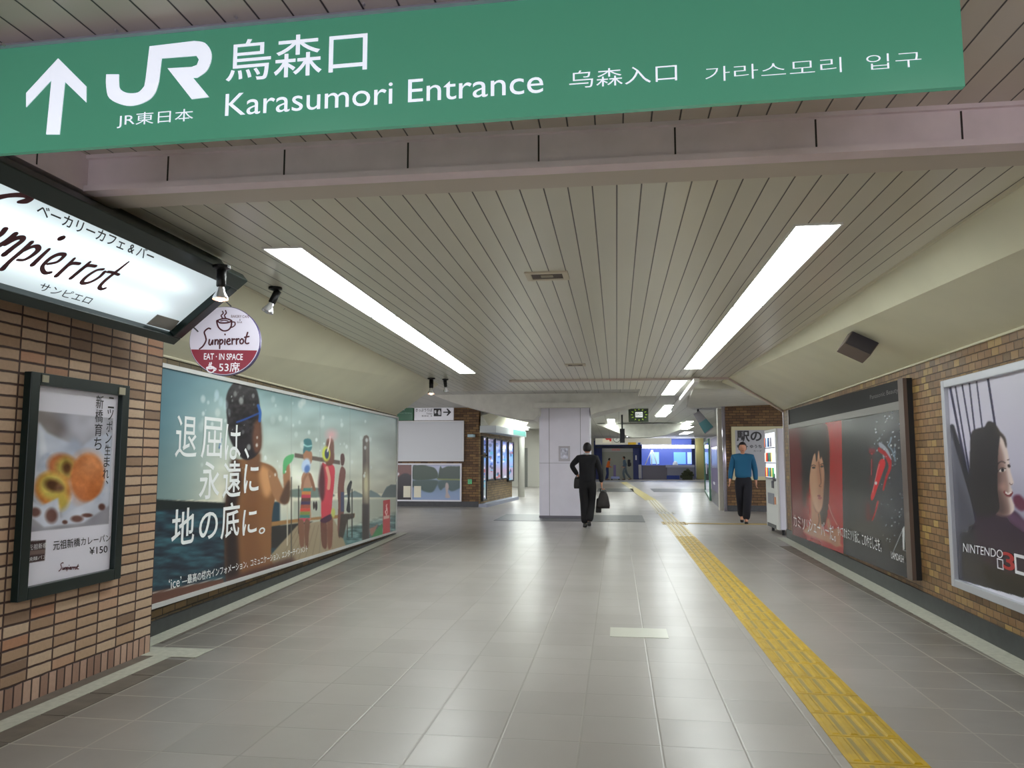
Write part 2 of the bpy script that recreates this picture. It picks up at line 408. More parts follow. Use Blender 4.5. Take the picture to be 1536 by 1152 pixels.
def sheet(name, pl, quad, nu, nv, w, pr, m, parent, bowl=0.0):
    """flat printed sheet over quad (4 uv corners: ll, lr, ur, ul); the print is laid on cell by cell"""
    q = [np.array(p, float) for p in quad]
    s_, t_ = np.meshgrid(np.linspace(0, 1, nu + 1), np.linspace(0, 1, nv + 1)); s_ = s_[..., None]; t_ = t_[..., None]
    uv = q[0] * (1 - s_) * (1 - t_) + q[1] * s_ * (1 - t_) + q[2] * s_ * t_ + q[3] * (1 - s_) * t_
    P = np.array(pl.O) + uv[..., :1] * np.array(pl.U) + uv[..., 1:] * np.array(pl.V) + w * np.array(pl.N)
    if bowl:
        P = P + (bowl * np.sin(uv[..., :1] * 2.3 + 0.6 * np.sin(uv[..., 1:] * 1.7))) * np.array(pl.N)
    P = P.reshape(-1, 3)
    q_ = (P - np.array(C0)) @ np.array(RM); X = CX + F * q_[:, 0] / -q_[:, 2]; Y = CY - F * q_[:, 1] / -q_[:, 2]
    c = pr.sample(X, Y) / 255.0
    c = np.where(c <= 0.04045, c / 12.92, ((c + 0.055) / 1.055) ** 2.4)
    me = bpy.data.meshes.new(name); i = np.arange(nu * nv); r = i // nu; k = i % nu; a = r * (nu + 1) + k
    faces = np.stack([a, a + 1, a + nu + 2, a + nu + 1], -1)
    off = np.array(parent.location)
    me.vertices.add(len(P)); me.vertices.foreach_set('co', (P - off).astype(np.float32).ravel())
    me.loops.add(faces.size); me.loops.foreach_set('vertex_index', faces.astype(np.int32).ravel())
    me.polygons.add(len(faces)); me.polygons.foreach_set('loop_start', (np.arange(len(faces)) * 4).astype(np.int32))
    me.update(calc_edges=True); me.validate()
    at = me.color_attributes.new('ink', 'FLOAT_COLOR', 'POINT')
    at.data.foreach_set('color', np.concatenate([c, np.ones((len(c), 1))], 1).astype(np.float32).ravel())
    me.polygons.foreach_set('use_smooth', np.ones(len(faces), bool))
    me.materials.append(m)
    o = bpy.data.objects.new(name, me); COL.objects.link(o); o.parent = parent
    return o
# ================================================================== THE SETTING
WHITE = mat('white_paint', (205, 203, 205), 0.45)
PX = -3.40; PY1 = 5.36                      # face and far end of the near brick pier
LA = on_z(225, 955); LB = on_z(600, 798)    # foot of the long left wall
RB = on_z(1181.7, 806.7); RA = on_z(1536, 990)
PLL = Plane(LA, LB - LA); PLR = Plane(RB, RA - RB); PLP = Plane((PX, 0, 0), (0, 1, 0))
LEND = 8.50; LTOP = 2.255; RTOP = 2.315; ZC = 2.83; ZN = 2.95; YB = 3.47; YE = 15.9; ZF = 2.98
def LW(u, z, w=0): return PLL.pt(u, z, w)
# floor
def floor_mat():
    m, nt, b, xyz, pos = newmat('floor_tiles')
    T = 0.4
    u = vmath(nt, 'DIVIDE', vmath(nt, 'ADD', xyz[0], 3.0), T); v = vmath(nt, 'DIVIDE', vmath(nt, 'SUBTRACT', xyz[1], 3.59), T)
    def dist(q): return vmath(nt, 'MULTIPLY', vmath(nt, 'SUBTRACT', 0.5, vmath(nt, 'ABSOLUTE', vmath(nt, 'SUBTRACT', vmath(nt, 'FRACT', q), 0.5))), T)
    d = vmath(nt, 'MINIMUM', dist(u), dist(v))
    mr = nt.nodes.new('ShaderNodeMapRange'); mr.inputs[1].default_value = 0.0025; mr.inputs[2].default_value = 0.0075; nt.links.new(d, mr.inputs[0])
    wn = nt.nodes.new('ShaderNodeTexWhiteNoise'); wn.noise_dimensions = '2D'
    nt.links.new(combine(nt, vmath(nt, 'FLOOR', u), vmath(nt, 'FLOOR', v)), wn.inputs['Vector'])
    base = mix(nt, wn.outputs['Value'], lin((166, 161, 157)), lin((178, 173, 169)))
    # trodden middle of the passage stays pale, the tiles along both walls are dirty
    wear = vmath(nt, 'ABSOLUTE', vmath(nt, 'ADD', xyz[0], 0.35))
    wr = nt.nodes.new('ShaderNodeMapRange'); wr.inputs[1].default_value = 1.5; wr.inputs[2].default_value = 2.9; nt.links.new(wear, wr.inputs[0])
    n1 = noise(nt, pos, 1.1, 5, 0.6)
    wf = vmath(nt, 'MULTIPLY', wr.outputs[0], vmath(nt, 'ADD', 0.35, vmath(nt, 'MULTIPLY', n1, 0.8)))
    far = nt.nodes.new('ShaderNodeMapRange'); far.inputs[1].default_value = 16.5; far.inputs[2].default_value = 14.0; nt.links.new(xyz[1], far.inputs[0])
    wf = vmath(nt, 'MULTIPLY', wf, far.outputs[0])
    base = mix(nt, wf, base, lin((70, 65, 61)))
    base = mix(nt, vmath(nt, 'MULTIPLY', n1, 0.22), base, lin((120, 116, 106)))
    sp = noise(nt, pos, 160, 2, 0.7)
    base = mix(nt, vmath(nt, 'MULTIPLY', sp, 0.35), base, lin((140, 134, 126)))
    jc = mix(nt, wr.outputs[0], lin((150, 145, 138)), lin((176, 170, 160)))
    c = mix(nt, mr.outputs[0], jc, base)
    nt.links.new(c, b.inputs['Base Color'])
    rg = nt.nodes.new('ShaderNodeMapRange'); rg.inputs[3].default_value = 0.22; rg.inputs[4].default_value = 0.42; nt.links.new(n1, rg.inputs[0])
    nt.links.new(rg.outputs[0], b.inputs['Roughness'])
    bump(nt, b, vmath(nt, 'ADD', mr.outputs[0], vmath(nt, 'MULTIPLY', sp, 0.2)), 0.0015, 0.5)
    return m
struct('floor', MB().box((-16, -5, -0.2), (16, 64, 0)), floor_mat())
# kerb strips at the feet of the walls
KM = mat('terrazzo_kerb', (172, 172, 160), 0.5, noise=0.12, nscale=25); DM = mat('dark_gutter_tile', (98, 90, 82), 0.5, noise=0.2, nscale=9)
BASEM = mat('dark_stone_base', (44, 48, 50), 0.35, noise=0.3, nscale=12)
kb = MB()
kb.pbox(PLL, -0.6, 0.002, LEND + 0.3, 0.006, 0.0, 0.19)
kb.box((PX + 0.10, -4, 0.002), (PX + 0.235, 5.25, 0.006)); kb.box((PX - 0.2, 5.25, 0.002), (PX + 0.42, 5.50, 0.0065))
struct('trim_1', kb, KM)
struct('trim_2', MB().pbox(PLR, 0.0, 0.002, 20, 0.006, 0.02, 0.20), KM)
gm = MB().box((PX + 0.0, -4, 0.001), (PX + 0.10, 5.36, 0.004))
for i in range(24):
    y_ = 3.59 - .4 * 20 + .4 * i
    if y_ < 5.0: gm.box((PX + 0.235, y_ + .006, 0.001), (-3.006, min(y_ + .394, 5.25), 0.004))
gm = gm
gm.pbox(PLL, -0.2, 0.001, LEND, 0.0035, 0.19, 0.22)
struct('trim_3', gm, DM)
def gutter_right():
    g = MB()
    for i in range(60):
        y0 = 3.59 - 0.4 * 12 + i * 0.4
        if y0 > 14.6: break
        xa = PLR.O.x + (y0 - PLR.O.y) * PLR.U.x / PLR.U.y - 0.20
        if xa > 2.64 and y0 < 12.9: g.box((2.605, y0 + 0.006, 0.001), (xa, y0 + 0.394, 0.004))
    return g
struct('trim_4', gutter_right(), DM)
# left wall, recessed behind the pier
LWM = brick_mat('brick_left', 1, 0.20, 0.066, True, 0.006, [(0, (86, 72, 46)), (0.5, (112, 92, 56)), (1, (132, 104, 62))], (50, 42, 30), 0.5)
wl = MB().pbox(PLL, -0.6, 0.0, LEND, LTOP, -0.3, 0.0)
struct('wall_left', wl, LWM)
struct('baseboard_left', MB().hull8([LW(-0.6, 0.0, 0), LW(LEND, 0.0, 0), LW(LEND, 0.0, 0.03), LW(-0.6, 0.0, 0.03)],
                                    [LW(-0.6, 0.125, 0), LW(LEND, 0.02, 0), LW(LEND, 0.02, 0.03), LW(-0.6, 0.125, 0.03)]), BASEM)
# brick pier
PIER = brick_mat('brick_pier', 1, 0.2, 0.068, False, 0.0065, [(0, (140, 114, 94)), (0.2, (178, 146, 118)), (0.55, (196, 166, 138)), (0.85, (208, 182, 156)), (1, (186, 136, 106))], (66, 46, 42), 0.6, u0=PY1, v0=0.13)
struct('wall_pier', MB().box((PX - 0.9, -5, 0.13), (PX, PY1, 2.5)), PIER)
PIER2 = brick_mat('brick_soldier', 1, 0.068, 0.2, False, 0.006, [(0, (150, 118, 102)), (0.4, (184, 150, 132)), (1, (206, 174, 154))], (60, 44, 42), 0.6, u0=PY1, v0=-0.07)
struct('baseboard_pier', MB().box((PX - 0.9, -5, 0.0), (PX, PY1, 0.13)), PIER2)
# right wall
RWM = brick_mat('brick_right', 1, 0.118, 0.066, True, 0.004, [(0, (112, 88, 58)), (0.3, (136, 102, 66)), (0.6, (146, 112, 76)), (0.85, (160, 128, 82)), (1, (180, 150, 88))], (74, 56, 40), 0.4)
struct('wall_right', MB().pbox(PLR, 0.0, 0.0, 20, RTOP, -0.3, 0.0), RWM)
struct('baseboard_right', MB().pbox(PLR, 0.0, 0.0, 20, 0.16, 0.0, 0.02), BASEM)
CORN = mat('metal_corner', (190, 184, 190), 0.3, 0.7)
struct('trim_5', MB().pbox(PLR, -0.02, 0.0, 0.03, RTOP, -0.03, 0.015), CORN)
# ceilings
CREAM = (158, 153, 130)
CM = plank_mat('ceiling_planks', (220, 217, 202), 0.128, 0.02)
CN = plank_mat('ceiling_planks_near', (212, 202, 192), 0.128, 0.05, gcol=(50, 42, 40))
def FL(y): return -3.02 - (y - 5.77) * 0.0405       # left fold of the ceiling
def FR(y): return 2.08 - (y - 5.07) * 0.0140        # right fold
def WLx(y): return PLL.O.x + (y - PLL.O.y) * PLL.U.x / PLL.U.y
def WRx(y): return PLR.O.x + (y - PLR.O.y) * PLR.U.x / PLR.U.y
cm = MB(); y0, y1 = YB + 0.08, 13.62
cm.hull8([(FL(y0), y0, ZC), (FR(y0), y0, ZC), (FR(y1), y1, ZC), (FL(y1), y1, ZC)], [(FL(y0), y0, ZC + .2), (FR(y0), y0, ZC + .2), (FR(y1), y1, ZC + .2), (FL(y1), y1, ZC + .2)])
struct('ceiling', cm, CM)
struct('ceiling_rear', MB().box((-5, -5, ZN), (6, YB + 0.02, ZN + 0.2)), CN)
CREAMM = mat('cream_panel', (218, 215, 190), 0.45, noise=0.05, nscale=1.5)
def slope(name, f, g, zt, ya, yb, seams, sgn):
    a = MB()
    a.hull8([(g(ya), ya, zt), (f(ya), ya, ZC), (f(yb), yb, ZC), (g(yb), yb, zt)][::-1],
            [(g(ya), ya, zt + .2), (f(ya), ya, ZC + .2), (f(yb), yb, ZC + .2), (g(yb), yb, zt + .2)][::-1])
    struct(name, a, CREAMM)
    s = MB()
    for y in seams:
        A = Vector((g(y), y, zt)); B = Vector((f(y), y, ZC)); n = Vector((-sgn * (ZC - zt), 0, -abs(f(y) - g(y)))).normalized() * 0.0015
        s.hull8([A, B, B + Vector((0, .006, 0)), A + Vector((0, .006, 0))], [A + n, B + n, B + n + Vector((0, .006, 0)), A + n + Vector((0, .006, 0))])
    struct('trim_%d' % (20 + int(sgn > 0)), s, mat('seam', (112, 106, 88), 0.7))
slope('ceiling_left', FL, WLx, LTOP, YB + .08, 14.28, [5.6, 6.75, 7.9, 9.1, 10.3, 11.5, 12.7], -1)
slope('ceiling_right', FR, WRx, RTOP, -5, 14.62, [4.6, 5.75, 6.9, 8.1, 9.3, 10.5, 11.7, 12.9], 1)
# small mouldings where slopes meet walls and ceiling
TRM = mat('cream_moulding', (214, 208, 184), 0.4)
def line_trim(name, P, r=0.012, m=TRM): struct(name, MB().tube(P, r, None, 6), m)
line_trim('trim_6', [(WLx(y) + 0.01, y, LTOP) for y in (5.3, 14.3)]); line_trim('trim_7', [(WRx(y) - 0.01, y, RTOP) for y in (-4, 14.6)])
line_trim('trim_8', [(FR(y), y, ZC - 0.004) for y in (3.5, 13.6)], 0.016); line_trim('trim_9', [(FL(y), y, ZC - 0.004) for y in (3.5, 13.6)], 0.012)
eb = MB(); y = 13.62; EM = mat('end_moulding', (220, 206, 200), 0.5)
eb.box((-1.9, y, ZC - 0.035), (FR(y), y + 0.05, ZC)); A = Vector((FR(y), y, ZC - 0.03)); B = Vector((WRx(14.6), 14.62, RTOP - 0.03))
eb.tube([A, B], 0.022, None, 6)
struct('trim_10', eb, EM)
struct('ceiling_beyond', MB().box((-3.6, 13.62, ZC + 0.02), (2.3, YE, ZC + 0.2)), CM)
# bulkhead across the passage where the ceiling steps down, clad in panels
BM = mat('beam_cladding', (236, 220, 228), 0.5, noise=0.06, nscale=6); BJ = mat('beam_joint', (52, 42, 42), 0.7)
struct('beam', MB().box((-2.66, YB, 2.755), (7, YB + 0.06, ZN)).box((-2.66, YB - 0.03, 2.755), (7, YB, 2.785)).box((-2.66, YB - 0.02, 2.93), (7, YB, ZN)), BM)
struct('beam_soffit', MB().box((-3.4, YB + 0.06, 2.775), (7, YB + 0.30, ZN)), mat('beam_soffit', (205, 196, 186), 0.6))
sj = MB()
for px in (253, 427, 612, 808, 1013, 1225, 1445):
    x = on_y(px, 230, YB).x; sj.box((x - 0.004, YB - 0.002, 2.79), (x + 0.004, YB + 0.001, 2.925))
struct('trim_11', sj, BJ)
struct('bulkhead_left', MB().box((-3.5, -5, 2.76), (-2.66, YB + 0.06, ZN)), BM)
struct('trim_12', MB().box((-2.661, 3.12, 2.77), (-2.657, 3.126, ZN)), BJ)
# ------------------------------------------------------------------ light fixtures
TUBE = mat('lit_tube', (255, 255, 255), 0.4, emit=(246, 253, 250), strength=LIGHT)
FIX = mat('fixture_enamel', (235, 235, 232), 0.4)
DARK = mat('black_metal', (24, 24, 26), 0.4, 0.3)
def ceiling_light(p0, p1, wd, z, label, group, strength=None):
    t = thing('ceiling_light', label, 'ceiling light', ((p0[0] + p1[0]) / 2, (p0[1] + p1[1]) / 2, z), group)
    d = Vector((p1[0] - p0[0], p1[1] - p0[1], 0)); L = d.length
    pl = Plane((p0[0], p0[1], z), d, Vector((0, 0, 1)).cross(d))            # V lies across the fixture
    if pl.N.z > 0: pl = Plane((p0[0], p0[1], z), d, -Vector((0, 0, 1)).cross(d))
    h = wd / 2
    MB().frame(pl, 0, -h, L, h, 0.012, -0.02, 0.012).build('frame', FIX, t)
    MB().pbox(pl, 0.02, -h + 0.012, L - 0.02, h - 0.012, -0.01, 0.002).build('diffuser', TUBE, t)
    return t
for (xa, ya, xb, yb, side) in ((-2.215, 4.78, -2.41, 12.35, 'left'), (1.235, 4.73, 1.20, 12.25, 'right')):
    for k, w in enumerate(('nearest', 'middle', 'far')):
        f0, f1 = k / 3 + 0.0015, (k + 1) / 3 - 0.0015
        ceiling_light((xa + (xb - xa) * f0, ya + (yb - ya) * f0), (xa + (xb - xa) * f1, ya + (yb - ya) * f1), 0.285, ZC,
                      '%s unit of the %s row of long fluorescent ceiling lights' % (w, side), 'long ceiling lights')
# lamps over the part of the passage behind the photographer
for x in (-1.6, 1.4):
    for y in (-4.2, -1.4):
        ceiling_light((x, y), (x, y + 2.4), 0.285, ZN, 'fluorescent ceiling light on the ceiling behind the photographer', 'rear ceiling lights')
# ------------------------------------------------------------------ tactile paving
TY = mat('yellow_rubber', (184, 150, 6), 0.45, noise=0.14, nscale=7); TG = mat('worn_grey', (150, 132, 66), 0.6)
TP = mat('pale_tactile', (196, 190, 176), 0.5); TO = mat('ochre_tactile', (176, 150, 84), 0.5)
def tact(y0, y1, m, gm, x0=1.05, x1=1.405, name='tactile_paving'):
    t = MB(); n = max(1, round((y1 - y0) / 0.36)); st = (y1 - y0) / n
    for i in range(n):
        a = y0 + i * st + 0.004; b = y0 + (i + 1) * st - 0.004
        t.box((x0, a, 0), (x1, b, 0.004), m)
        for k in range(4):
            xc = x0 + (x1 - x0) * (k + 0.5) / 4
            t.hull8([(xc - .022, a + .015, .004), (xc + .022, a + .015, .004), (xc + .022, b - .015, .004), (xc - .022, b - .015, .004)],
                    [(xc - .013, a + .024, .010), (xc + .013, a + .024, .010), (xc + .013, b - .024, .010), (xc - .013, b - .024, .010)], m)
            if k < 3: t.box((xc + .034, a + .02, .0042), (xc + .056, b - .02, .0046), gm)
    return struct(name, t, m)
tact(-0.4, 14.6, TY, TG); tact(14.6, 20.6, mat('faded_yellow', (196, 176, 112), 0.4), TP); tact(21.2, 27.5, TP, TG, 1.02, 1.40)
def dots(mb, x0, y0, x1, y1, m):
    mb.box((x0, y0, 0), (x1, y1, 0.005), m)
    nx = max(2, int((x1 - x0) / 0.09)); ny = max(2, int((y1 - y0) / 0.09))
    for i in range(nx):
        for j in range(ny):
            mb.tube([(x0 + (i + .5) * (x1 - x0) / nx, y0 + (j + .5) * (y1 - y0) / ny, .004), (x0 + (i + .5) * (x1 - x0) / nx, y0 + (j + .5) * (y1 - y0) / ny, .010)], [.02, .013], m, 6)
dm = MB(); dots(dm, 0.98, 17.25, 1.52, 17.95, TO); dots(dm, 1.0, 20.6, 1.5, 21.2, TP)
struct('tactile_dots', dm, TO)
struct('tactile_branch', MB().box((1.52, 17.45, 0.001), (3.4, 17.72, 0.005)), TO)
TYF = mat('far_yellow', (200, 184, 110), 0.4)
bt = MB()
for i in range(24):
    f = i / 24.0; x = 1.15 + (-0.75) * f; y = 27.5 + 22.0 * f
    bt.box((x - .2, y, 0.001), (x + .2, y + 0.9, 0.006))
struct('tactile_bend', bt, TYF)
# dark drainage mats let into the floor
GRM = mat('floor_grating', (84, 86, 86), 0.4, noise=0.3, nscale=30)
struct('floor_grating', MB().box((-2.85, 17.8, 0.001), (0.62, 19.9, 0.006)), GRM)
g2 = on_z(905, 736); struct('floor_grating', MB().box((-0.9, 34.5, 0.001), (0.75, 38.5, 0.006)).box((1.6, 34.5, 0.001), (4.6, 38.5, 0.006)), GRM)
pm = mat('pale_patch_tile', (196, 196, 184), 0.35)
A = on_z(915, 955); B = on_z(983, 940)
struct('floor_patch', MB().box((A.x, A.y, 0.0005), (A.x + 0.46, A.y + 0.34, 0.0025)), pm)
# ------------------------------------------------------------------ far end of the concourse
CONC = mat('painted_concrete', (212, 212, 202), 0.7, noise=0.08, nscale=5); PALE = mat('pale_wall', (196, 194, 184), 0.6)
BRK = brick_mat('brick_far', 0, 0.2, 0.075, True, 0.006, [(0, (92, 66, 44)), (0.5, (122, 92, 58)), (1, (146, 114, 70))], (58, 44, 34), 0.5)
BRK2 = brick_mat('brick_far_side', 1, 0.2, 0.075, True, 0.006, [(0, (120, 98, 64)), (0.5, (146, 122, 80)), (1, (160, 134, 92))], (70, 58, 44), 0.5)
YL = 22.85
PYL = planeY(YL)
def W0(px, py, Y): q = on_y(px, py, Y); return q.x, q.z
x1 = W0(718, 700, YL)[0]
struct('wall_far_left', MB().box((-9, YL, 0), (x1, YL + 0.3, 3.0)), BRK)
struct('baseboard_far_left', MB().box((-9, YL - 0.02, 0), (x1, YL, 0.16)), BASEM)
# angled display wall next to it
SA = on_z(718, 761); SB = on_z(768, 749); PLS = Plane(SA, SB - SA); SL = (SB - SA).length
struct('wall_display', MB().pbox(PLS, 0.16, 0, SL, 2.30, -0.3, 0), BRK2)
struct('baseboard_display', MB().pbox(PLS, 0, 0, SL, 0.10, 0, 0.25), mat('blue_grey_step', (150, 156, 172), 0.5))
struct('wall_left_beyond', MB().box((-9, 45, 0), (-6.0, 45.3, 3.0)).box((-9.3, 23, 0), (-9, 45, 3)), PALE)
# main ceiling of the hall beyond
FC = plank_mat('hall_ceiling', (206, 206, 200), 0.5, 0.1, rough=0.5)
struct('ceiling_hall', MB().box((-16, YE, ZF), (16, 64, ZF + 0.2)).box((-16, 13.7, ZF + 0.05), (-3.3, YE, ZF + 0.25)).box((2.2, 13.7, ZF), (16, YE, ZF + 0.2)), FC)
# column with haunched concrete beam
CB = on_z(809, 778); CRt = on_z(885, 776)
YCOL = 18.75; cx0 = W0(809, 700, YCOL)[0]; cx1 = W0(885, 700, YCOL)[0]; zc = W0(850, 612, YCOL)[1]
COLM = mat('white_column', (240, 238, 250), 0.35, noise=0.03, nscale=3)
cc = MB().box((cx0, YCOL, 0), (cx1, YCOL + 1.1, ZF)); struct('column', cc, COLM)
cj = MB()
for px in (824, 871): x = W0(px, 700, YCOL)[0]; cj.box((x - 0.006, YCOL - 0.002, 0.02), (x + 0.006, YCOL, zc))
z = W0(850, 695, YCOL)[1]; cj.box((cx0, YCOL - 0.002, z), (cx1, YCOL, z + 0.008))
struct('trim_13', cj, mat('column_joint', (150, 148, 158), 0.6))
struct('baseboard_column', MB().box((cx0 - 0.01, YCOL - 0.012, 0), (cx1 + 0.01, YCOL, 0.06)), mat('column_base', (120, 118, 128), 0.5))
P18 = planeY(18.2)
poly = [P18.uv(*p) for p in ((640, 583), (990, 583), (984, 597), (962, 603), (935, 610), (900, 618), (886, 622), (884, 606), (809, 606), (808, 622), (800, 630), (775, 628), (740, 620), (710, 612), (680, 604), (655, 595))]
struct('beam_hall', MB().prism(P18, poly, -1.6, 0), CONC)
struct('beam_hall_cap', MB().box((cx0 - 0.1, 18.1, W0(850, 612, 18.2)[1]), (cx1 + 0.05, 18.2, W0(850, 604, 18.2)[1])), CONC)
# right side: brick wall with the station board
YR = 21.9; xr0 = W0(1090, 700, YR)[0]
struct('wall_far_right', MB().box((xr0, YR, 0), (9, YR + 0.3, 2.95)), BRK)
struct('baseboard_far_right', MB().box((xr0, YR - 0.02, 0), (9, YR, 0.16)), BASEM)
P = planeY(20.5)
struct('ceiling_soffit_right', MB().hull8([on_y(1040, 583, 14.5), on_y(1230, 583, 14.5), on_y(1190, 606, YR), on_y(1030, 612, YR)],
                                  [on_y(1040, 583, 14.5) + Vector((0, 0, .3)), on_y(1230, 583, 14.5) + Vector((0, 0, .3)), on_y(1190, 606, YR) + Vector((0, 0, .2)), on_y(1030, 612, YR) + Vector((0, 0, .2))]), CONC)
# ================================================================== HANGING GREEN DIRECTION SIGN
def pxpoly(pl, pts): return [pl.uv(*p) for p in pts]
GREEN = mat('sign_green', (58, 122, 98), 0.25, emit=(70, 134, 110), strength=0.36)
LETW = mat('sign_white', (232, 236, 248), 0.3, emit=(225, 232, 248), strength=0.42)
PS = Plane((0, 2.36, 0), (math.cos(0.021), -math.sin(0.021), 0))
gx1, gz0 = PS.uv(1448, 132); gx0 = PS.uv(0, 228)[0] - 0.10; gz0 = (gz0 + PS.uv(0, 228)[1]) / 2
gz1 = PS.uv(350, 41)[1]
sg = thing('hanging_sign', 'long green sign with white arrow and station entrance lettering, hung across the passage ceiling', 'sign', (0, 2.4, gz0))
MB().pbox(PS, gx0, gz0, gx1, gz1, -0.022, 0).build('sign_board', GREEN, sg)
hs = MB(); hs.hull8([PS.pt(gx0, gz1, .02), PS.pt(gx1, gz1, .02), PS.pt(gx1, gz1, -.1), PS.pt(gx0, gz1, -.1)],
                    [PS.pt(gx0, ZN, -.04), PS.pt(gx1, ZN, -.04), PS.pt(gx1, ZN, -.1), PS.pt(gx0, ZN, -.1)])
HS = mat('grey_blue_metal', (196, 198, 222), 0.35, 0.2)
hs.build('housing', HS, sg)
for px, py in ((13, 74), (181, 53), (359, 33), (549, 14)):
    q = PS.uv(px, py); MB().tube([PS.pt(q[0], q[1] + 0.004, 0.018), PS.pt(q[0], q[1] + 0.004, 0.03)], 0.005, None, 8).build('screw', CORN, sg)
ar = MB()
ar.prism(PS, pxpoly(PS, [(88, 88), (130, 130), (130, 154), (98, 123), (90, 202), (70, 202), (78, 120), (40, 161), (40, 140)]), 0.0, 0.003)
ar.build('arrow', LETW, sg)
em = MB()   # the railway emblem: a square-cornered J running into an R
em.prism(PS, pxpoly(PS, smooth_open([(160, 112), (160, 130), (165, 148), (186, 158), (205, 158), (224, 150), (234, 138), (239, 122)], 4) + [(243, 88), (295, 84), (299, 90), (296, 98), (288, 101), (252, 103), (288, 149), (314, 146), (290, 117)] + smooth_open([(296, 117), (310, 107), (317, 92), (317, 78), (308, 65), (292, 62)], 4) + [(225, 70), (219, 120)] + smooth_open([(217, 130), (208, 139), (192, 140), (181, 134), (179, 124), (179, 112)], 4)), 0.0, 0.003)
em.build('railway_emblem', LETW, sg)
def two(mb, pl, body, a, b, w, m=None, **k): textpx(mb, pl, body, a, b, w, m, **k)
for nm, body, a, b, bd in (('lettering', 'JR東日本', (176, 193), (291, 163), -0.002), ('lettering', '烏森口', (339, 124), (552, 43), 0.004), ('lettering', 'Karasumori Entrance', (338, 175), (815, 104), 0.0),
                  ('lettering', '乌森入口', (854, 134), (1015, 95), -0.004), ('lettering', '가라스모리  입구', (1058, 124), (1381, 77), -0.012)):
    l = MB(); two(l, PS, body, a, b, 0.003, bold=bd); l.build(nm, LETW, sg)
# ================================================================== ILLUMINATED BAKERY SIGN
Pb = on_y(254, 497, 4.95); Pt = on_y(340, 423, 4.95)
PB = Plane((Pb.x, 0, Pb.z), (0, 1, 0), Pt - Pb); BH = (Pt - Pb).length; YB1 = Pb.y
YB1 = Pb.y
BGREEN = mat('dark_green_frame', (20, 36, 34), 0.3, 0.2)
bs = thing('shop_sign', 'big lit white bakery sign with maroon script above the brick pier', 'shop sign', (Pb.x, 2.5, Pb.z))
MB().pbox(PB, -3, -0.05, YB1 + 0.06, BH + 0.05, -0.20, -0.02).pbox(PB, -3, -0.07, YB1 + 0.10, 0.0, -0.02, 0.05).pbox(PB, -3, BH, YB1 + 0.10, BH + 0.10, -0.02, 0.05).pbox(PB, YB1, 0, YB1 + 0.10, BH, -0.02, 0.05).build('frame', BGREEN, bs, bevel=0.006)
def lit_panel():
    m, nt, b, xyz, pos = newmat('lit_panel')
    b.inputs['Base Color'].default_value = (0.5, 0.54, 0.58, 1); b.inputs['Roughness'].default_value = 0.2
    d = nt.nodes.new('ShaderNodeVectorMath'); d.operation = 'SUBTRACT'; nt.links.new(pos, d.inputs[0]); d.inputs[1].default_value = PB.O
    e = nt.nodes.new('ShaderNodeVectorMath'); e.operation = 'DOT_PRODUCT'; nt.links.new(d.outputs[0], e.inputs[0]); e.inputs[1].default_value = PB.V
    v = vmath(nt, 'DIVIDE', e.outputs['Value'], BH)
    tot = None      # two rows of lamps behind the translucent panel
    for c in (0.30, 0.68):
        q = vmath(nt, 'MULTIPLY', vmath(nt, 'SUBTRACT', v, c), 9.0); g = vmath(nt, 'DIVIDE', 1.0, vmath(nt, 'ADD', 1.0, vmath(nt, 'MULTIPLY', q, q)))
        tot = g if tot is None else vmath(nt, 'ADD', tot, g)
    fade = nt.nodes.new('ShaderNodeMapRange'); fade.inputs[1].default_value = YB1 - 0.05; fade.inputs[2].default_value = YB1 - 0.55; fade.interpolation_type = 'SMOOTHSTEP'
    nt.links.new(xyz[1], fade.inputs[0])
    st = vmath(nt, 'ADD', 0.34, vmath(nt, 'MULTIPLY', vmath(nt, 'MULTIPLY', tot, fade.outputs[0]), 0.62))
    b.inputs['Emission Color'].default_value = (0.80, 0.95, 1.0, 1); nt.links.new(st, b.inputs['Emission Strength'])
    return m
LP = lit_panel()
MB().pbox(PB, -3, 0, YB1, BH, -0.02, 0.0).build('lit_panel', LP, bs)
MAR = mat('maroon_paint', (88, 22, 40), 0.4); BLK = mat('black_paint', (22, 22, 26), 0.4)
MARE = MAR
MAR = mat('maroon_paint', (88, 22, 40), 0.4); BLK = mat('black_paint', (22, 22, 26), 0.4)
MARE = MAR
for k, (a, zoff) in enumerate(((0.28, 0), (0.66, 0))):      # the two rows of lamps that shine through the panel
    MB().pbox(PB, -3, BH * a - 0.035, YB1 - 0.35, BH * a + 0.035, 0.0002, 0.0012).build('tube_glow', mat('tube_behind_panel', (255, 255, 255), 0.3, emit=(235, 248, 255), strength=1.1), bs)
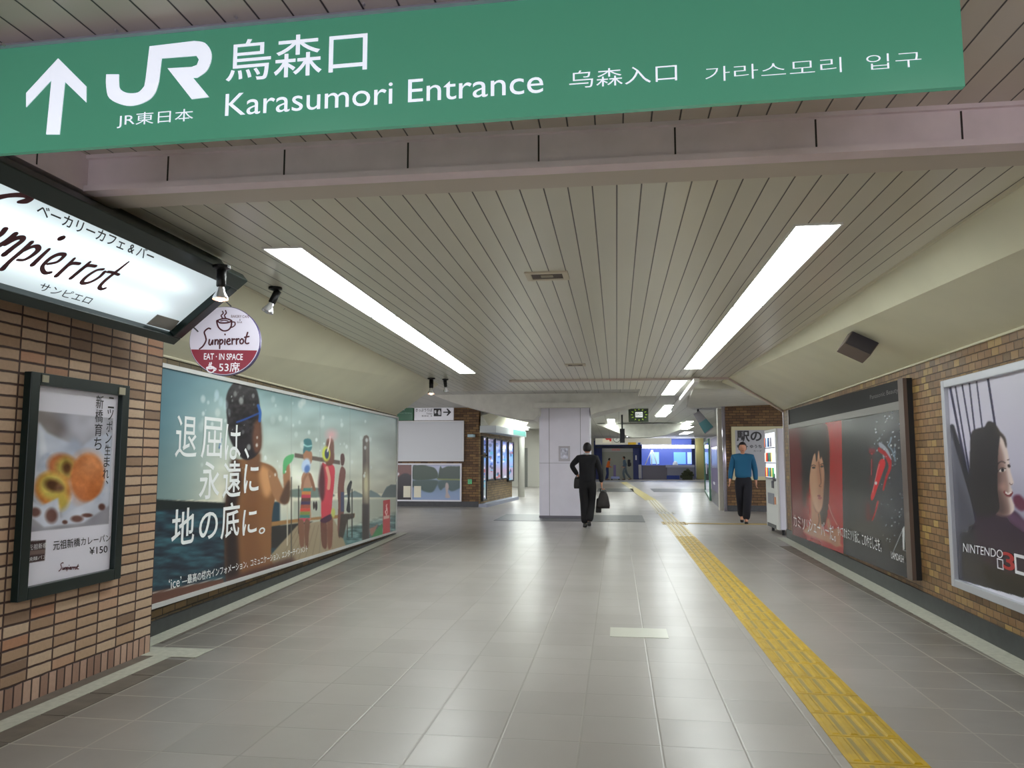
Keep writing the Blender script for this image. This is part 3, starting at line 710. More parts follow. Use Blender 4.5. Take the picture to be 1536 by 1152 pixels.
# script lettering, brush strokes read off the sign
def spx(mb, pl, pts, wd, w=0.003): stroke(mb, pl, [pl.uv(*p) for p in pts], wd, w)
def zs(pts, s=3.114, ox=0, oy=230): return [(ox + x / s, oy + y / s) for x, y in pts]
sc = MB()
for pts, wd in (
    ([(160, 185), (225, 175), (262, 148), (225, 128), (150, 125), (60, 132), (-40, 152)], [.02, .04, .04, .035, .03, .028, .035]),
    ([(42, 420), (5, 465), (-60, 500)], .030), ([(130, 462), (60, 520), (-30, 575)], .030), ([(40, 556), (130, 503), (188, 494), (188, 520), (110, 580), (35, 640)], [.02, .03, .032, .028, .028, .034]),
    ([(270, 535), (190, 608), (80, 700), (20, 765)], [.026, .026, .026, .032]), ([(200, 610), (270, 575), (318, 570), (326, 602), (270, 652), (205, 686), (150, 686)], [.016, .022, .03, .03, .024, .02, .018]),
    ([(420, 595), (350, 660), (280, 728)], [.02, .026, .032]), ([(520, 502), (536, 496)], .036),
    ([(410, 722), (490, 705), (545, 660), (550, 640), (500, 640), (430, 675), (368, 735), (366, 775), (390, 800), (435, 796)], [.018, .02, .024, .028, .028, .026, .024, .026, .026, .022]),
    ([(640, 675), (570, 745), (485, 825)], [.018, .026, .03]), ([(560, 755), (620, 718), (682, 720)], [.016, .026, .024]),
    ([(775, 705), (700, 770), (610, 845)], [.018, .026, .028]), ([(690, 785), (750, 738), (822, 742)], [.016, .026, .024]),
    ([(890, 768), (830, 778), (750, 828), (706, 875), (724, 890), (785, 876), (855, 836), (900, 792)], [.02, .02, .024, .028, .026, .022, .022, .026]),
    ([(1108, 705), (1000, 790), (900, 870), (858, 920), (875, 940), (908, 932)], [.014, .024, .026, .028, .024, .02]), ([(930, 790), (970, 796), (1022, 815)], .022)):
    stroke(sc, PB, [PB.uv(*q) for q in zs(pts, 5.76, 0, 270)], wd, 0.003)
sc.build('script_lettering', MARE, bs)
l = MB(); textq(l, PB, 'ベーカリーカフェ & バー', (53, 321), (227, 393), (234, 378), (58, 303), 0.003, bold=0.012); l.build('lettering', BLK, bs)
l = MB(); textq(l, PB, 'サンピエロ', (56, 434), (132, 456), (141, 446), (63, 423), 0.003, bold=0.004); l.build('lettering', BLK, bs)
pa = MB(); pa.prism(PB, pxpoly(PB, zs([(735, 752), (838, 782), (800, 828), (684, 796)])), 0, 0.004); pa.build('tape_patch', mat('grey_tape', (150, 150, 146), 0.6), bs)
# ================================================================== ROUND HANGING SIGN
YRD = 5.3; PRD = Plane(on_y(337, 511, YRD), (math.cos(0.25), math.sin(0.25), 0)); rr = abs(PRD.uv(389, 511)[0])
rs = thing('round_sign', 'round white and maroon bakery cafe sign hanging from the end of the lit shop sign', 'sign', tuple(PRD.O))
circ = [(rr * math.cos(t), rr * 1.02 * math.sin(t)) for t in np.linspace(0, 2 * math.pi, 65)[:-1]]
MB().prism(PRD, circ, -0.05, 0.0).build('disc', mat('round_sign_white', (214, 210, 226), 0.3, emit=(214, 210, 226), strength=0.25), rs)
MB().prism(PRD, [(x * 1.02, y * 1.02) for x, y in circ], -0.06, -0.012).build('rim', mat('round_sign_rim', (60, 40, 110), 0.3), rs)
MARL = mat('round_sign_maroon', (132, 22, 46), 0.3, emit=(132, 22, 46), strength=0.25)
cut = PRD.uv(337, 525)[1]
seg = [(x * 0.985, y * 0.985) for x, y in circ if y * 0.985 < cut]; xs_ = math.sqrt(max(rr * rr * .97 - cut * cut, 0))
seg = sorted(seg, key=lambda p: math.atan2(p[1], p[0]) if math.atan2(p[1], p[0]) < 1.5 else math.atan2(p[1], p[0]) - 2 * math.pi)
seg = [(-xs_, cut)] + seg + [(xs_, cut)]
MB().prism(PRD, seg, 0.0, 0.003).build('lower_band', MARL, rs)
def rz(pts, s=5.237, ox=270, oy=370): return [PRD.uv(ox + x / s, oy + y / s) for x, y in pts]
def cup(z, k, dx, dy, wd):
    mb = MB()
    def T(pts): return rz([(dx + x * k, dy + y * k) for x, y in pts])
    stroke(mb, PRD, T([(-60, -60), (0, -78), (55, -60), (20, -44), (-35, -44), (-60, -60), (-50, -15), (-25, 12), (0, 20), (30, 12), (52, -15), (56, -60)]), wd, z)
    stroke(mb, PRD, T([(56, -50), (80, -48), (82, -26), (62, -10), (46, -8)]), wd * .8, z)
    stroke(mb, PRD, T([(-18, -84), (-26, -100), (-10, -118), (-16, -134)]), wd * .8, z); stroke(mb, PRD, T([(8, -84), (0, -102), (14, -120), (8, -140)]), wd * .8, z)
    stroke(mb, PRD, T([(-30, -58), (0, -64), (28, -56)]), wd * .7, z)
    return mb
cup(0.002, 1.0, 350, 642, 0.011).build('cup_drawing', MARE, rs)
RW = mat('round_sign_lettering', (236, 232, 240), 0.3, emit=(236, 232, 240), strength=0.25)
cup(0.005, 0.5, 242, 980, 0.009).build('small_cup_drawing', RW, rs)
def script(pl, conv, k, dx, dy, wd, w, mb=None):
    """the thin hand-drawn shop name, letters in a box about 380 wide"""
    mb = mb or MB()
    def T(pts): return conv([(dx + x * k, dy + y * k) for x, y in pts])
    for pts in ([(88, 6), (70, 2), (40, 30), (50, 70), (52, 100), (30, 140), (2, 164)], [(80, 90), (76, 122), (88, 132), (104, 100), (106, 92), (104, 128)],
                [(124, 92), (124, 128)], [(124, 108), (136, 92), (148, 98), (146, 126)], [(162, 90), (160, 160)], [(160, 104), (176, 90), (186, 104), (174, 124), (162, 124)],
                [(202, 88), (200, 128)], [(202, 48), (203, 52)], [(218, 108), (240, 100), (236, 84), (222, 92), (216, 112), (228, 128), (244, 124)],
                [(258, 84), (258, 126)], [(258, 100), (270, 86), (280, 88)], [(292, 84), (292, 126)], [(292, 100), (304, 84), (312, 86)],
                [(334, 84), (320, 98), (322, 118), (336, 122), (348, 104), (340, 86), (332, 84)], [(380, 34), (366, 80), (362, 112), (374, 122), (388, 118)], [(356, 72), (390, 66)]):
        stroke(mb, pl, T(pts), wd, w)
    return mb
script(PRD, rz, 1.0, 152, 640, 0.011, 0.002).build('script_lettering', MARE, rs)
def ztext(name, body, zll, zur, w, m, par, pl=PRD, s=5.237, ox=270, oy=370, **k):
    l = MB(); textpx(l, pl, body, (ox + zll[0] / s, oy + zll[1] / s), (ox + zur[0] / s, oy + zur[1] / s), w, **k); return l.build(name, m, par)
ztext('lettering', 'EAT · IN SPACE', (188, 888), (496, 842), 0.005, RW, rs, bold=0.015)
ztext('lettering', '53席', (306, 985), (472, 908), 0.005, RW, rs, bold=0.008)
ztext('lettering', 'BAKERY CAFE', (402, 558), (544, 540), 0.002, MARE, rs); ztext('lettering', '&', (466, 582), (478, 568), 0.002, MARE, rs); ztext('lettering', 'BAR', (450, 600), (490, 588), 0.002, MARE, rs)
for px, py, qx, qy in ((345, 458, 331, 445), (297, 498, 281, 482)):
    a = PRD.pt(*PRD.uv(px, py), -0.03); b = on_y(qx, qy, YB1 + 0.07); MB().tube([a, b], 0.005, None, 6).build('hanger_rod', DARK, rs)
# ================================================================== SPOTLIGHTS
BULB = mat('reflector_glass', (235, 235, 240), 0.08, 0.6); WARM = mat('lamp_warm', (255, 220, 190), 0.3, emit=(255, 190, 150), strength=6.0)
def spotlight(px, py, label, aim, lit=True, k=1.0, at=None):
    p = at or on_z(px, py, ZC); t = thing('spotlight', label, 'spotlight', tuple(p), 'black ceiling spotlights')
    MB().tube([p, p - Vector((0, 0, .018)), p - Vector((0, 0, .03))], [.055 * k, .055 * k, .02 * k], None, 16).build('mount', DARK, t)
    a = Vector(aim).normalized(); j = p - Vector((0, 0, .075 * k))
    MB().tube([p, j], .008 * k, None, 8).tube([j - Vector((.03 * k, 0, 0)), j + Vector((.03 * k, 0, 0))], .010 * k, None, 8).build('yoke', DARK, t)
    MB().tube([j - a * .055 * k, j - a * .05 * k, j + a * .06 * k, j + a * .07 * k], [.014 * k, .03 * k, .03 * k, .022 * k], None, 16).build('barrel', DARK, t, True)
    b = MB().tube([j + a * .07 * k, j + a * .10 * k, j + a * .135 * k, j + a * .15 * k], [.022 * k, .03 * k, .048 * k, .05 * k], None, 20, False); b.build('reflector_bulb', BULB, t, True)
    MB().ball(j + a * .135 * k, .03 * k, None, 12, 7).build('lamp', WARM if lit else BULB, t, True)
    return t
spotlight(323, 383, 'lit black spotlight in front of the tip of the bakery sign', (0.02, -0.05, -1), True, 1.0, PB.pt(*PB.uv(323, 386), 0.075))
spotlight(413, 431, 'black ceiling spotlight above the round sign, nearer the first light row', (-.35, -.25, -1), False, 1.0)
spotlight(647, 567, 'lit black spotlight at the far left end of the ceiling', (0.02, -.1, -1), True, 1.25)
spotlight(668, 568.5, 'small black spotlight right of the far lit spotlight', (0, .5, -.9), False, 1.0)
# ================================================================== CEILING VENTS AND SPEAKER
def vent(px, py, hw, hl, label):
    p = on_z(px, py, ZC); t = thing('ceiling_vent', label, 'vent', tuple(p), None); pl = Plane(p, (1, 0, 0), (0, -1, 0))
    if pl.N.z > 0: pl = Plane(p, (1, 0, 0), (0, 1, 0))
    MB().frame(pl, -hw, -hl, hw, hl, 0.045, 0, 0.012).build('frame', mat('vent_frame', (206, 196, 176), 0.5), t)
    MB().pbox(pl, -hw + .04, -hl + .04, hw - .04, hl - .04, 0, 0.006).build('grille', mat('vent_dark', (78, 66, 60), 0.6), t)
    MB().pbox(pl, -.05, -.035, .045, .035, 0.006, 0.010).build('cover', mat('vent_cover', (150, 140, 118), 0.5), t)
vent(821, 413, 0.165, 0.13, 'square grey-brown ceiling vent between the two light rows')
vent(863, 547, 0.155, 0.13, 'small far ceiling vent near the end of the planked ceiling')
SPK = mat('speaker_grey', (66, 62, 70), 0.6); SPS = mat('speaker_side', (104, 92, 86), 0.5)
Rn = Plane((FR(7.6), 7.6, ZC), (0, -1, 0), (WRx(7.6) - FR(7.6), 0, RTOP - ZC))
sn = Rn.N if Rn.N.z < 0 else -Rn.N
tgt = on_y(1296, 510, 7.0); d_ = ray(1296, 510)
t0 = (Vector((FR(7.6), 7.6, ZC)) - C0).dot(sn) / d_.dot(sn); hit = C0 + d_ * t0; cen = C0 + d_ * (t0 * 0.965)
sp = thing('loudspeaker', 'grey box loudspeaker mounted on the cream slope above the right wall', 'loudspeaker', tuple(hit))
k_ = (cen - C0).dot(Vector((-math.sin(YAW), math.cos(YAW), 0)))
def atd(px, py, f): d = ray(px, py); return C0 + d * (k_ * f / d.dot(Vector((-math.sin(YAW), math.cos(YAW), 0))))
fr = [atd(1266, 515, .975), atd(1306, 533, .975), atd(1327, 503, 1.0), atd(1285, 486, 1.0)]
cx_ = sum(fr, Vector()) / 4; nn = (fr[1] - fr[0]).cross(fr[3] - fr[0]).normalized()
nn = nn if nn.dot(C0 - cx_) > 0 else -nn
MB().hull8([v - nn * .13 for v in fr], fr).build('cabinet', SPS, sp, bevel=0.006)
fi = [cx_ + (v - cx_) * .93 for v in fr]
MB().hull8(fi, [v + nn * .006 for v in fi]).build('grille', SPK, sp)
MB().tube([cx_ - nn * .12, hit - sn * -0.0], .02, None, 8).build('bracket', DARK, sp)
# ================================================================== FRAMED BREAD POSTER ON THE BRICK PIER
def tx(name, pl, body, a, b, w, m, par, **k):
    l = MB(); textpx(l, pl, body, a, b, w, **k); return l.build(name, m, par)
def tq(name, pl, body, ll, lr, ur, ul, w, m, par, **k):
    l = MB(); textq(l, pl, body, ll, lr, ur, ul, w, **k); return l.build(name, m, par)
def vertical(name, pl, chars, x0, x1, y0, y1, w, m, par, sl=0.0, **k):
    """column of characters from y0 down to y1 between x0 and x1"""
    mb = MB(); n = len(chars); st = (y1 - y0) / n
    for i, c in enumerate(chars):
        a = y0 + i * st
        small = c in '、。'
        g = 0.06
        xa, xb = (x0 + (x1 - x0) * .6, x1) if small else (x0, x1)
        ya, yb = (a + st * .1, a + st * .4) if small else (a + st * g, a + st * (1 - g))
        if c == 'ー': xa, xb = x0 + (x1 - x0) * .4, x0 + (x1 - x0) * .6
        u0, v0 = pl.uv(xa - (a - y0) * sl, yb); u1, v1 = pl.uv(xb - (a - y0) * sl, ya); text(mb, pl, c, u0, v0, u1, v1, w, **k)
    return mb.build(name, m, par)
PP0, PP1, PZ0, PZ1 = 4.0, 4.91, 0.60, 1.912
INK = mat('printed_black', (26, 26, 30), 0.3)
bp = thing('framed_poster', 'small bakery poster of cut curry bread in a dark green frame on the brick pier', 'poster', (PX, 4.45, PZ0))
MB().frame(PLP, PP0, PZ0, PP1, PZ1, 0.072, 0.0, 0.05).build('frame', BGREEN, bp, bevel=0.004)
MB().pbox(PLP, PP0 + .05, PZ0 + .05, PP1 - .05, PZ1 - .05, 0.0, 0.010).build('backing', mat('poster_back', (60, 60, 60), 0.6), bp)
p = Print(20, 560, 190, 900, 3, (212, 210, 222))
def Z(pts, s=3.0308, ox=0, oy=540): return [(ox + x / s, oy + y / s) for x, y in pts]
pic = Z([(150, 228), (515, 265), (495, 745), (118, 785)])
M = p.mask(pic, 0.3, False); keep = p.a.copy()
p.put(M, (152, 150, 160)); p.poly(Z([(150, 228), (240, 240), (300, 320), (230, 380), (150, 400)]), (124, 116, 116), 6)
p.poly(Z([(300, 240), (515, 265), (510, 420), (400, 400), (330, 330)]), (166, 166, 178), 5)
p.poly(Z([(130, 440), (170, 400), (190, 470), (140, 560)]), (176, 122, 118), 4)
p.poly(Z([(175, 280), (215, 330), (300, 370), (370, 395), (430, 350), (510, 330), (505, 600), (400, 690), (280, 720), (270, 620), (190, 670), (130, 620), (150, 450)], ), (186, 192, 208), 2, sm=False)
p.poly(Z([(175, 285), (200, 330), (215, 420), (180, 440)]), (206, 210, 222), 2)
p.poly(Z([(330, 350), (380, 385), (360, 430), (300, 400)]), (160, 168, 188), 4)
p.ell(*Z([(287, 490)])[0], 24, 20, (186, 112, 70), 0.5, .2); p.ell(*Z([(300, 490)])[0], 15, 16, (196, 176, 92), 0, .35); p.ell(*Z([(305, 492)])[0], 7, 9, (96, 62, 34), 0, .5)
p.ell(*Z([(240, 588)])[0], 28, 26, (190, 112, 52), 0.6, .15); p.ell(*Z([(238, 575)])[0], 21, 20, (206, 188, 96), 0.6, .3); p.ell(*Z([(242, 570)])[0], 13, 9, (84, 52, 28), .3, .45); p.ell(*Z([(270, 585)])[0], 6, 6, (120, 84, 60), .3, .45)
p.ell(*Z([(275, 640)])[0], 12, 14, (196, 170, 80), 0.3, .4)
p.ell(*Z([(398, 535)])[0], 25.5, 36, (196, 118, 68), 0.08, .1); p.ell(*Z([(400, 480)])[0], 17, 16, (216, 142, 92), 0, .8); p.ell(*Z([(370, 600)])[0], 12, 14, (176, 96, 50), 0, .9, .6)
p.poly(Z([(130, 625), (185, 665), (265, 625), (275, 720), (330, 680), (420, 640), (500, 580), (498, 660), (380, 740), (200, 760), (125, 700)]), (196, 200, 214), 1.2, sm=False)
for x, y, rx, ry in ((160, 692, 8, 7), (234, 708, 9, 11), (295, 737, 4, 3), (350, 722, 9, 5), (396, 706, 8, 3), (463, 668, 5, 5)):
    p.ell(*Z([(x, y)])[0], rx, ry, (104, 72, 66), 0, .3)
bm_ = p.mask(Z([(210, 420), (330, 440), (400, 418), (490, 500), (480, 620), (400, 660), (330, 640), (270, 690), (160, 640), (160, 520)]), 1.5); p.add(p.fbm(9, 9, 26, 21, 4), bm_, (1, .8, .5)); p.add(p.fbm(30, 30, 30, 22, 2), M)
p.a = keep * (1 - M[..., None]) + p.a * M[..., None]
p.poly(Z([(118, 825), (208, 818), (203, 912), (112, 926)]), (62, 46, 48), .2, sm=False); p.poly(Z([(122, 868), (204, 860), (203, 880), (120, 890)]), (110, 92, 88), .2, sm=False)
PRM = print_mat('printed_sheet', 0.3, 1.12, spec=.25)
s0, s1, t0_, t1_ = PP0 + .065, PP1 - .068, PZ0 + .068, PZ1 - .068
sheet('printed_picture', PLP, [(s0, t0_), (s1, t0_), (s1, t1_), (s0, t1_)], 150, 230, 0.012, p, PRM, bp)
def cz(x, y): return Z([(x, y)])[0]
vertical('lettering', PLP, 'ニッポン生まれ、', cz(482, 0)[0], cz(512, 0)[0], cz(0, 168)[1], cz(0, 596)[1], 0.014, INK, bp, sl=0.075)
vertical('lettering', PLP, '新橋育ち', cz(426, 0)[0], cz(464, 0)[0], cz(0, 160)[1], cz(0, 412)[1], 0.014, INK, bp, sl=0.05)
tq('lettering', PLP, '元祖新橋カレーパン', cz(232, 866), cz(494, 824), cz(494, 790), cz(232, 822), 0.014, INK, bp, bold=.004)
tq('lettering', PLP, '¥150', cz(398, 886), cz(480, 874), cz(480, 842), cz(398, 852), 0.014, INK, bp, bold=.004)
WH = mat('printed_white', (225, 225, 230), 0.3)
tx('lettering', PLP, '元祖新橋', cz(120, 866), cz(206, 828), 0.014, WH, bp); tx('lettering', PLP, '焼麺パン', cz(118, 916), cz(203, 884), 0.014, WH, bp)
script(PLP, lambda P: [PLP.uv(*q) for q in P], 0.077, 85, 844, 0.006, 0.014).build('script_lettering', MAR, bp)
for a, b in ((158, 68), (510, 124)):
    q = cz(a, b); r = cz(a + 26, b + 36); u0, v1 = PLP.uv(*q); u1, v0 = PLP.uv(*r); MB().pbox(PLP, u0, v0, u1, v1, .05, .056).build('corner_clip', mat('aged_clip', (170, 164, 140), 0.5), bp)
# ================================================================== LONG AIRLINE ADVERTISEMENT ON THE LEFT WALL
FRM = mat('brushed_frame', (206, 206, 206), 0.45, 0.2)
ad = thing('advertising_board', 'very long seaside advertisement with children on a pier along the left wall', 'advertisement', tuple(LW(4.2, 0.05)))
aq = [(-0.45, 0.235), (8.44, 0.045), (8.44, 2.222), (-0.45, 2.185)]
def tframe(mb, pl, q, t, w0, w1):
    (a, b, c, d) = q
    mb.prism(pl, [a, b, (b[0], b[1] + t), (a[0], a[1] + t)], w0, w1); mb.prism(pl, [(d[0], d[1] - t), (c[0], c[1] - t), c, d], w0, w1)
    mb.prism(pl, [(b[0] - t, b[1] + t), (b[0], b[1] + t), (c[0], c[1] - t), (c[0] - t, c[1] - t)], w0, w1); mb.prism(pl, [(a[0], a[1] + t), (a[0] + t, a[1] + t), (d[0] + t, d[1] - t), (d[0], d[1] - t)], w0, w1)
    return mb
MB().prism(PLL, aq, 0, 0.03).build('backing', mat('board_back', (90, 90, 90), 0.6), ad)
tframe(MB(), PLL, aq, 0.035, 0.03, 0.055).build('frame', FRM, ad)
p = Print(215, 535, 600, 925, 3)
p.grad([(540, (96, 138, 150)), (620, (150, 172, 172)), (700, (186, 192, 180)), (745, (208, 206, 188)), (760, (200, 200, 184)), (800, (150, 166, 160)), (925, (90, 116, 122))])
dk = np.clip((330 - p.X) / 115, 0, 1) * 0.85
p.put(dk * (p.Y < 750), (48, 92, 112)); hz = np.clip((p.Y - 640) / 110, 0, 1) * dk * (p.Y < 750); p.put(hz, (120, 138, 134))
p.add(p.fbm(60, 30, 46, 3), mask=(p.Y < 740) * np.clip((p.X - 300) / 60, 0.15, 1))
M = p.mask([(600, 540), (600, 640), (520, 620), (430, 560)], 12); p.put(M, (108, 140, 146), .6)
# sea
for pts, c, b in (([(215, 751), (350, 757), (420, 752), (420, 925), (215, 925)], (40, 62, 74), 1), ([(215, 748), (355, 755), (355, 762), (215, 766)], (28, 36, 36), .7)):
    p.poly(pts, c, b, sm=False)
sea = p.mask([(215, 766), (345, 762), (345, 925), (215, 925)], 1, False); p.add(p.fbm(26, 5, 70, 8), sea, (.4, .9, .9))
p.poly([(440, 752), (600, 747), (600, 800), (440, 840)], (164, 170, 156), 1.5, sm=False)
p.poly([(500, 800), (600, 770), (600, 830), (500, 850)], (84, 116, 116), 3, sm=False); rip = p.mask([(520, 790), (600, 765), (600, 815), (520, 830)], 2, False); p.add(p.fbm(10, 2.5, 80, 12), rip)
# hills
p.poly([(430, 745), (436, 735), (452, 733), (470, 731), (486, 735), (500, 745)], (108, 124, 116), .5)
p.poly([(505, 746), (520, 742), (532, 736), (545, 742), (556, 735), (566, 740), (572, 745), (580, 730), (588, 727), (600, 727), (600, 746)], (110, 128, 130), .4, sm=False)
p.poly([(572, 746), (578, 734), (586, 727), (600, 728), (600, 746)], (82, 96, 96), .4, sm=False)
# jetty
p.poly([(405, 783), (440, 779), (532, 770), (532, 776), (470, 780), (405, 790)], (150, 112, 70), .4, sm=False)
p.poly([(405, 790), (470, 782), (440, 800), (415, 822), (405, 822)], (44, 42, 40), .6, sm=False)
p.poly([(412, 826), (446, 788), (500, 778), (512, 800), (520, 822), (520, 850), (400, 880), (400, 840)], (146, 132, 108), .5, sm=False)
for k in range(9): p.line([(404 + k * 12, 870 - k * 3), (448 + k * 6, 790 - k * .5)], .5, (112, 98, 80))
for x, a, b, c in ((448, 729, 800, (46, 44, 40)), (431, 720, 818, (190, 186, 170)), (437, 716, 860, (70, 66, 56)), (528, 734, 806, (44, 50, 46)), (521, 776, 806, (60, 60, 54))): p.line([(x, a), (x, b)], 1.5, c)
# timber rail and mooring post
p.poly([(442, 679.5), (510, 691), (510, 697), (442, 686)], (92, 80, 70), .3, sm=False)
p.poly([(544, 660), (546, 654), (550, 652.5), (553, 655), (554, 660), (554, 808), (543.5, 810)], (86, 74, 64), .3, sm=False)
p.poly([(549, 660), (552.5, 660), (552.5, 800), (550, 800)], (112, 100, 86), .6, sm=False); p.ell(549, 727, 4.5, 22, (190, 184, 150), 0, .6); p.poly([(544, 756), (553.5, 756), (553, 809), (543.5, 810)], (52, 44, 40), 1.5, sm=False)
def Z5(pts): return Z(pts, 2.954, 220, 530)
def ZL(pts): return Z(pts, 5.76, 400, 620)
# boy seen from behind
p.poly(Z5([(385, 560), (375, 480), (430, 470), (500, 480), (556, 500), (580, 540), (572, 630), (556, 720), (552, 900), (560, 960), (460, 985), (385, 1000), (352, 1000), (345, 800), (352, 640)]), (128, 88, 56), .6)
p.poly(Z5([(385, 560), (372, 480), (400, 470), (420, 560), (400, 700), (410, 1000), (352, 1005), (345, 800), (350, 640)]), (40, 30, 30), 4)
p.poly(Z5([(470, 560), (500, 640), (490, 800), (520, 960), (440, 990), (420, 800), (430, 650)]), (118, 78, 50), 5)
p.poly(Z5([(500, 500), (545, 520), (560, 590), (530, 640), (505, 580)]), (190, 140, 96), 3)
p.poly(Z5([(540, 520), (578, 545), (606, 600), (604, 530), (612, 470), (634, 500), (633, 640), (612, 668), (572, 650), (548, 590)]), (152, 110, 78), .6)
p.poly(Z5([(600, 620), (632, 560), (634, 640), (614, 670), (590, 655)]), (84, 62, 48), 1.5)
p.poly(Z5([(604, 530), (606, 478), (622, 455), (652, 448), (644, 478), (622, 500), (616, 528)]), (88, 168, 110), .4)
p.poly(Z5([(440, 470), (500, 440), (505, 480), (500, 520), (470, 530)]), (110, 76, 54), 2)
p.poly(Z5([(352, 200), (370, 150), (400, 122), (440, 125), (480, 150), (497, 200), (504, 280), (506, 340), (508, 380), (502, 430), (470, 465), (430, 470), (395, 430), (366, 370), (356, 290)]), (32, 28, 32), .7)
p.poly(Z5([(480, 300), (504, 300), (510, 380), (504, 430), (480, 440), (468, 380)]), (98, 64, 48), 2.0); p.add(p.fbm(5, 5, 34, 5), p.mask(Z5([(360, 180), (400, 130), (480, 160), (490, 300), (430, 380), (370, 360)]), 2))
p.line(Z5([(400, 305), (440, 290), (498, 265)]), 2.6, (34, 70, 140)); p.line(Z5([(494, 230), (503, 262), (500, 300)]), 4.0, (40, 90, 165)); p.line(Z5([(330, 380), (322, 420)]), 2.5, (60, 100, 150))
# girl with swimming mask
p.poly(ZL([(300, 560), (330, 500), (380, 520), (410, 600), (412, 640), (385, 640), (380, 800), (378, 920), (290, 920), (300, 760), (305, 640)]), (168, 128, 104), .4)
cols = [(70, 130, 120), (190, 120, 60), (180, 60, 80), (100, 70, 60), (70, 60, 90), (150, 80, 60), (190, 70, 60), (120, 130, 60), (60, 120, 110), (190, 60, 90)]
for k, c in enumerate(cols): y = 645 + k * 29; p.poly(ZL([(308 - k * 2.6, y), (382 - k, y), (380 - k, y + 30), (304 - k * 2.6, y + 30)]), c, .3, sm=False)
p.poly(ZL([(275, 930), (320, 935), (322, 1140), (290, 1150), (278, 1040)]), (122, 84, 66), .4); p.poly(ZL([(328, 935), (372, 930), (364, 1050), (358, 1150), (334, 1150)]), (112, 76, 60), .4)
p.poly(ZL([(318, 330), (385, 330), (392, 400), (375, 440), (330, 430)]), (158, 112, 84), .4); p.poly(ZL([(325, 225), (380, 225), (392, 290), (372, 330), (340, 320), (316, 350), (318, 280)]), (58, 112, 118), .4)
p.line(ZL([(320, 270), (350, 285), (388, 280)]), 2, (150, 200, 200)); p.ell(*ZL([(340, 450)])[0], 6.5, 10.5, (176, 196, 222), .2, .2); p.ell(*ZL([(350, 480)])[0], 4, 6, (84, 120, 180), .2, .3)
p.line(ZL([(412, 660), (390, 590), (372, 530)]), 4.2, (138, 96, 74)); p.line(ZL([(305, 660), (318, 580), (345, 530)]), 3.8, (150, 108, 84))
# girl in the red shirt
p.poly(ZL([(470, 910), (515, 925), (520, 1150), (482, 1152), (468, 1040)]), (104, 66, 54), .4); p.poly(ZL([(525, 900), (566, 890), (572, 1000), (560, 1150), (528, 1150)]), (120, 80, 64), .4)
p.poly(ZL([(478, 440), (510, 440), (560, 440), (588, 480), (582, 620), (568, 740), (556, 860), (520, 905), (480, 920), (470, 820), (476, 660)]), (186, 60, 72), .4)
p.poly(ZL([(476, 440), (500, 520), (500, 700), (474, 760), (446, 620)]), (84, 44, 46), 1.2); p.poly(ZL([(470, 915), (555, 870), (560, 915), (510, 945), (470, 940)]), (70, 40, 60), .4)
p.line(ZL([(520, 470), (540, 560), (534, 650)]), 4.5, (196, 150, 126)); p.poly(ZL([(515, 250), (540, 215), (575, 230), (582, 320), (580, 420), (550, 450), (510, 430)]), (104, 66, 50), .5)
p.ell(*ZL([(515, 350)])[0], 6, 11, (190, 200, 70), 0, .2); p.ell(*ZL([(520, 350)])[0], 3.2, 7.5, (40, 52, 84), 0, .2); p.line(ZL([(525, 330), (545, 250), (548, 200)]), 1.8, (236, 226, 214)); p.ell(*ZL([(560, 185)])[0], 7, 7, (206, 150, 156), 0, .8, .8)
# more children on the jetty
p.poly(ZL([(640, 470), (676, 480), (680, 540), (668, 640), (668, 850), (650, 950), (632, 1080), (612, 1000), (618, 800), (615, 640)]), (112, 72, 62), .4); p.poly(ZL([(640, 360), (665, 350), (674, 400), (662, 450), (642, 440)]), (86, 56, 48), .4); p.poly(ZL([(640, 680), (668, 680), (668, 850), (640, 850)]), (66, 70, 96), .4)
p.poly(ZL([(720, 590), (735, 600), (728, 650), (716, 740), (724, 850), (690, 840), (702, 740), (694, 650)]), (36, 38, 40), .4); p.ell(*ZL([(728, 596)])[0], 1.6, 2.4, (30, 30, 32)); p.ell(*ZL([(428, 800)])[0], 1.8, 7, (44, 36, 40)); p.ell(*ZL([(408, 795)])[0], 1.5, 6, (52, 42, 40))
p.poly(ZL([(640, 870), (760, 866), (752, 905), (700, 920), (660, 1080), (620, 1060)]), (62, 54, 46), .5, sm=False)
p.ell(*ZL([(575, 860)])[0], 3, 7, (170, 176, 90), 0, .3)
# spray against the sky
p.speck(70, (300, 580, 575, 720), (.5, 2.2), (214, 222, 222), (.25, .8), 4, 1.6); p.speck(16, (300, 590, 560, 690), (2.5, 4.5), (206, 214, 212), (.25, .6), 9, 1.6)
p.speck(4, (310, 575, 345, 620), (2, 4), (190, 210, 220), (.3, .6), 2, 2.2)
# bottom edge and logo panel
p.poly([(215, 890), (335, 868), (345, 925), (215, 925)], (92, 62, 52), .8, sm=False); p.line([(215, 893), (333, 867)], .9, (190, 190, 184))
p.poly([(240, 905), (330, 880), (340, 900), (240, 925)], (60, 38, 36), 2.5, sm=False)
p.poly([(340, 868), (440, 835), (450, 870), (340, 925)], (70, 44, 40), 3, sm=False)
p.poly(ZL([(900, 1080), (940, 1010), (1000, 950), (1000, 1050), (930, 1085)]), (52, 130, 70), .4, sm=False); p.poly(ZL([(890, 1000), (930, 980), (960, 960), (930, 1030), (905, 1060)]), (150, 104, 88), .6)
RED = (184, 30, 36)
p.poly(ZL([(1007, 754), (1066, 744), (1066, 1036), (1003, 1046)]), RED, .15, sm=False); p.poly(ZL([(1010, 888), (1060, 878), (1060, 906), (1010, 916)]), (206, 160, 150), .3, sm=False)
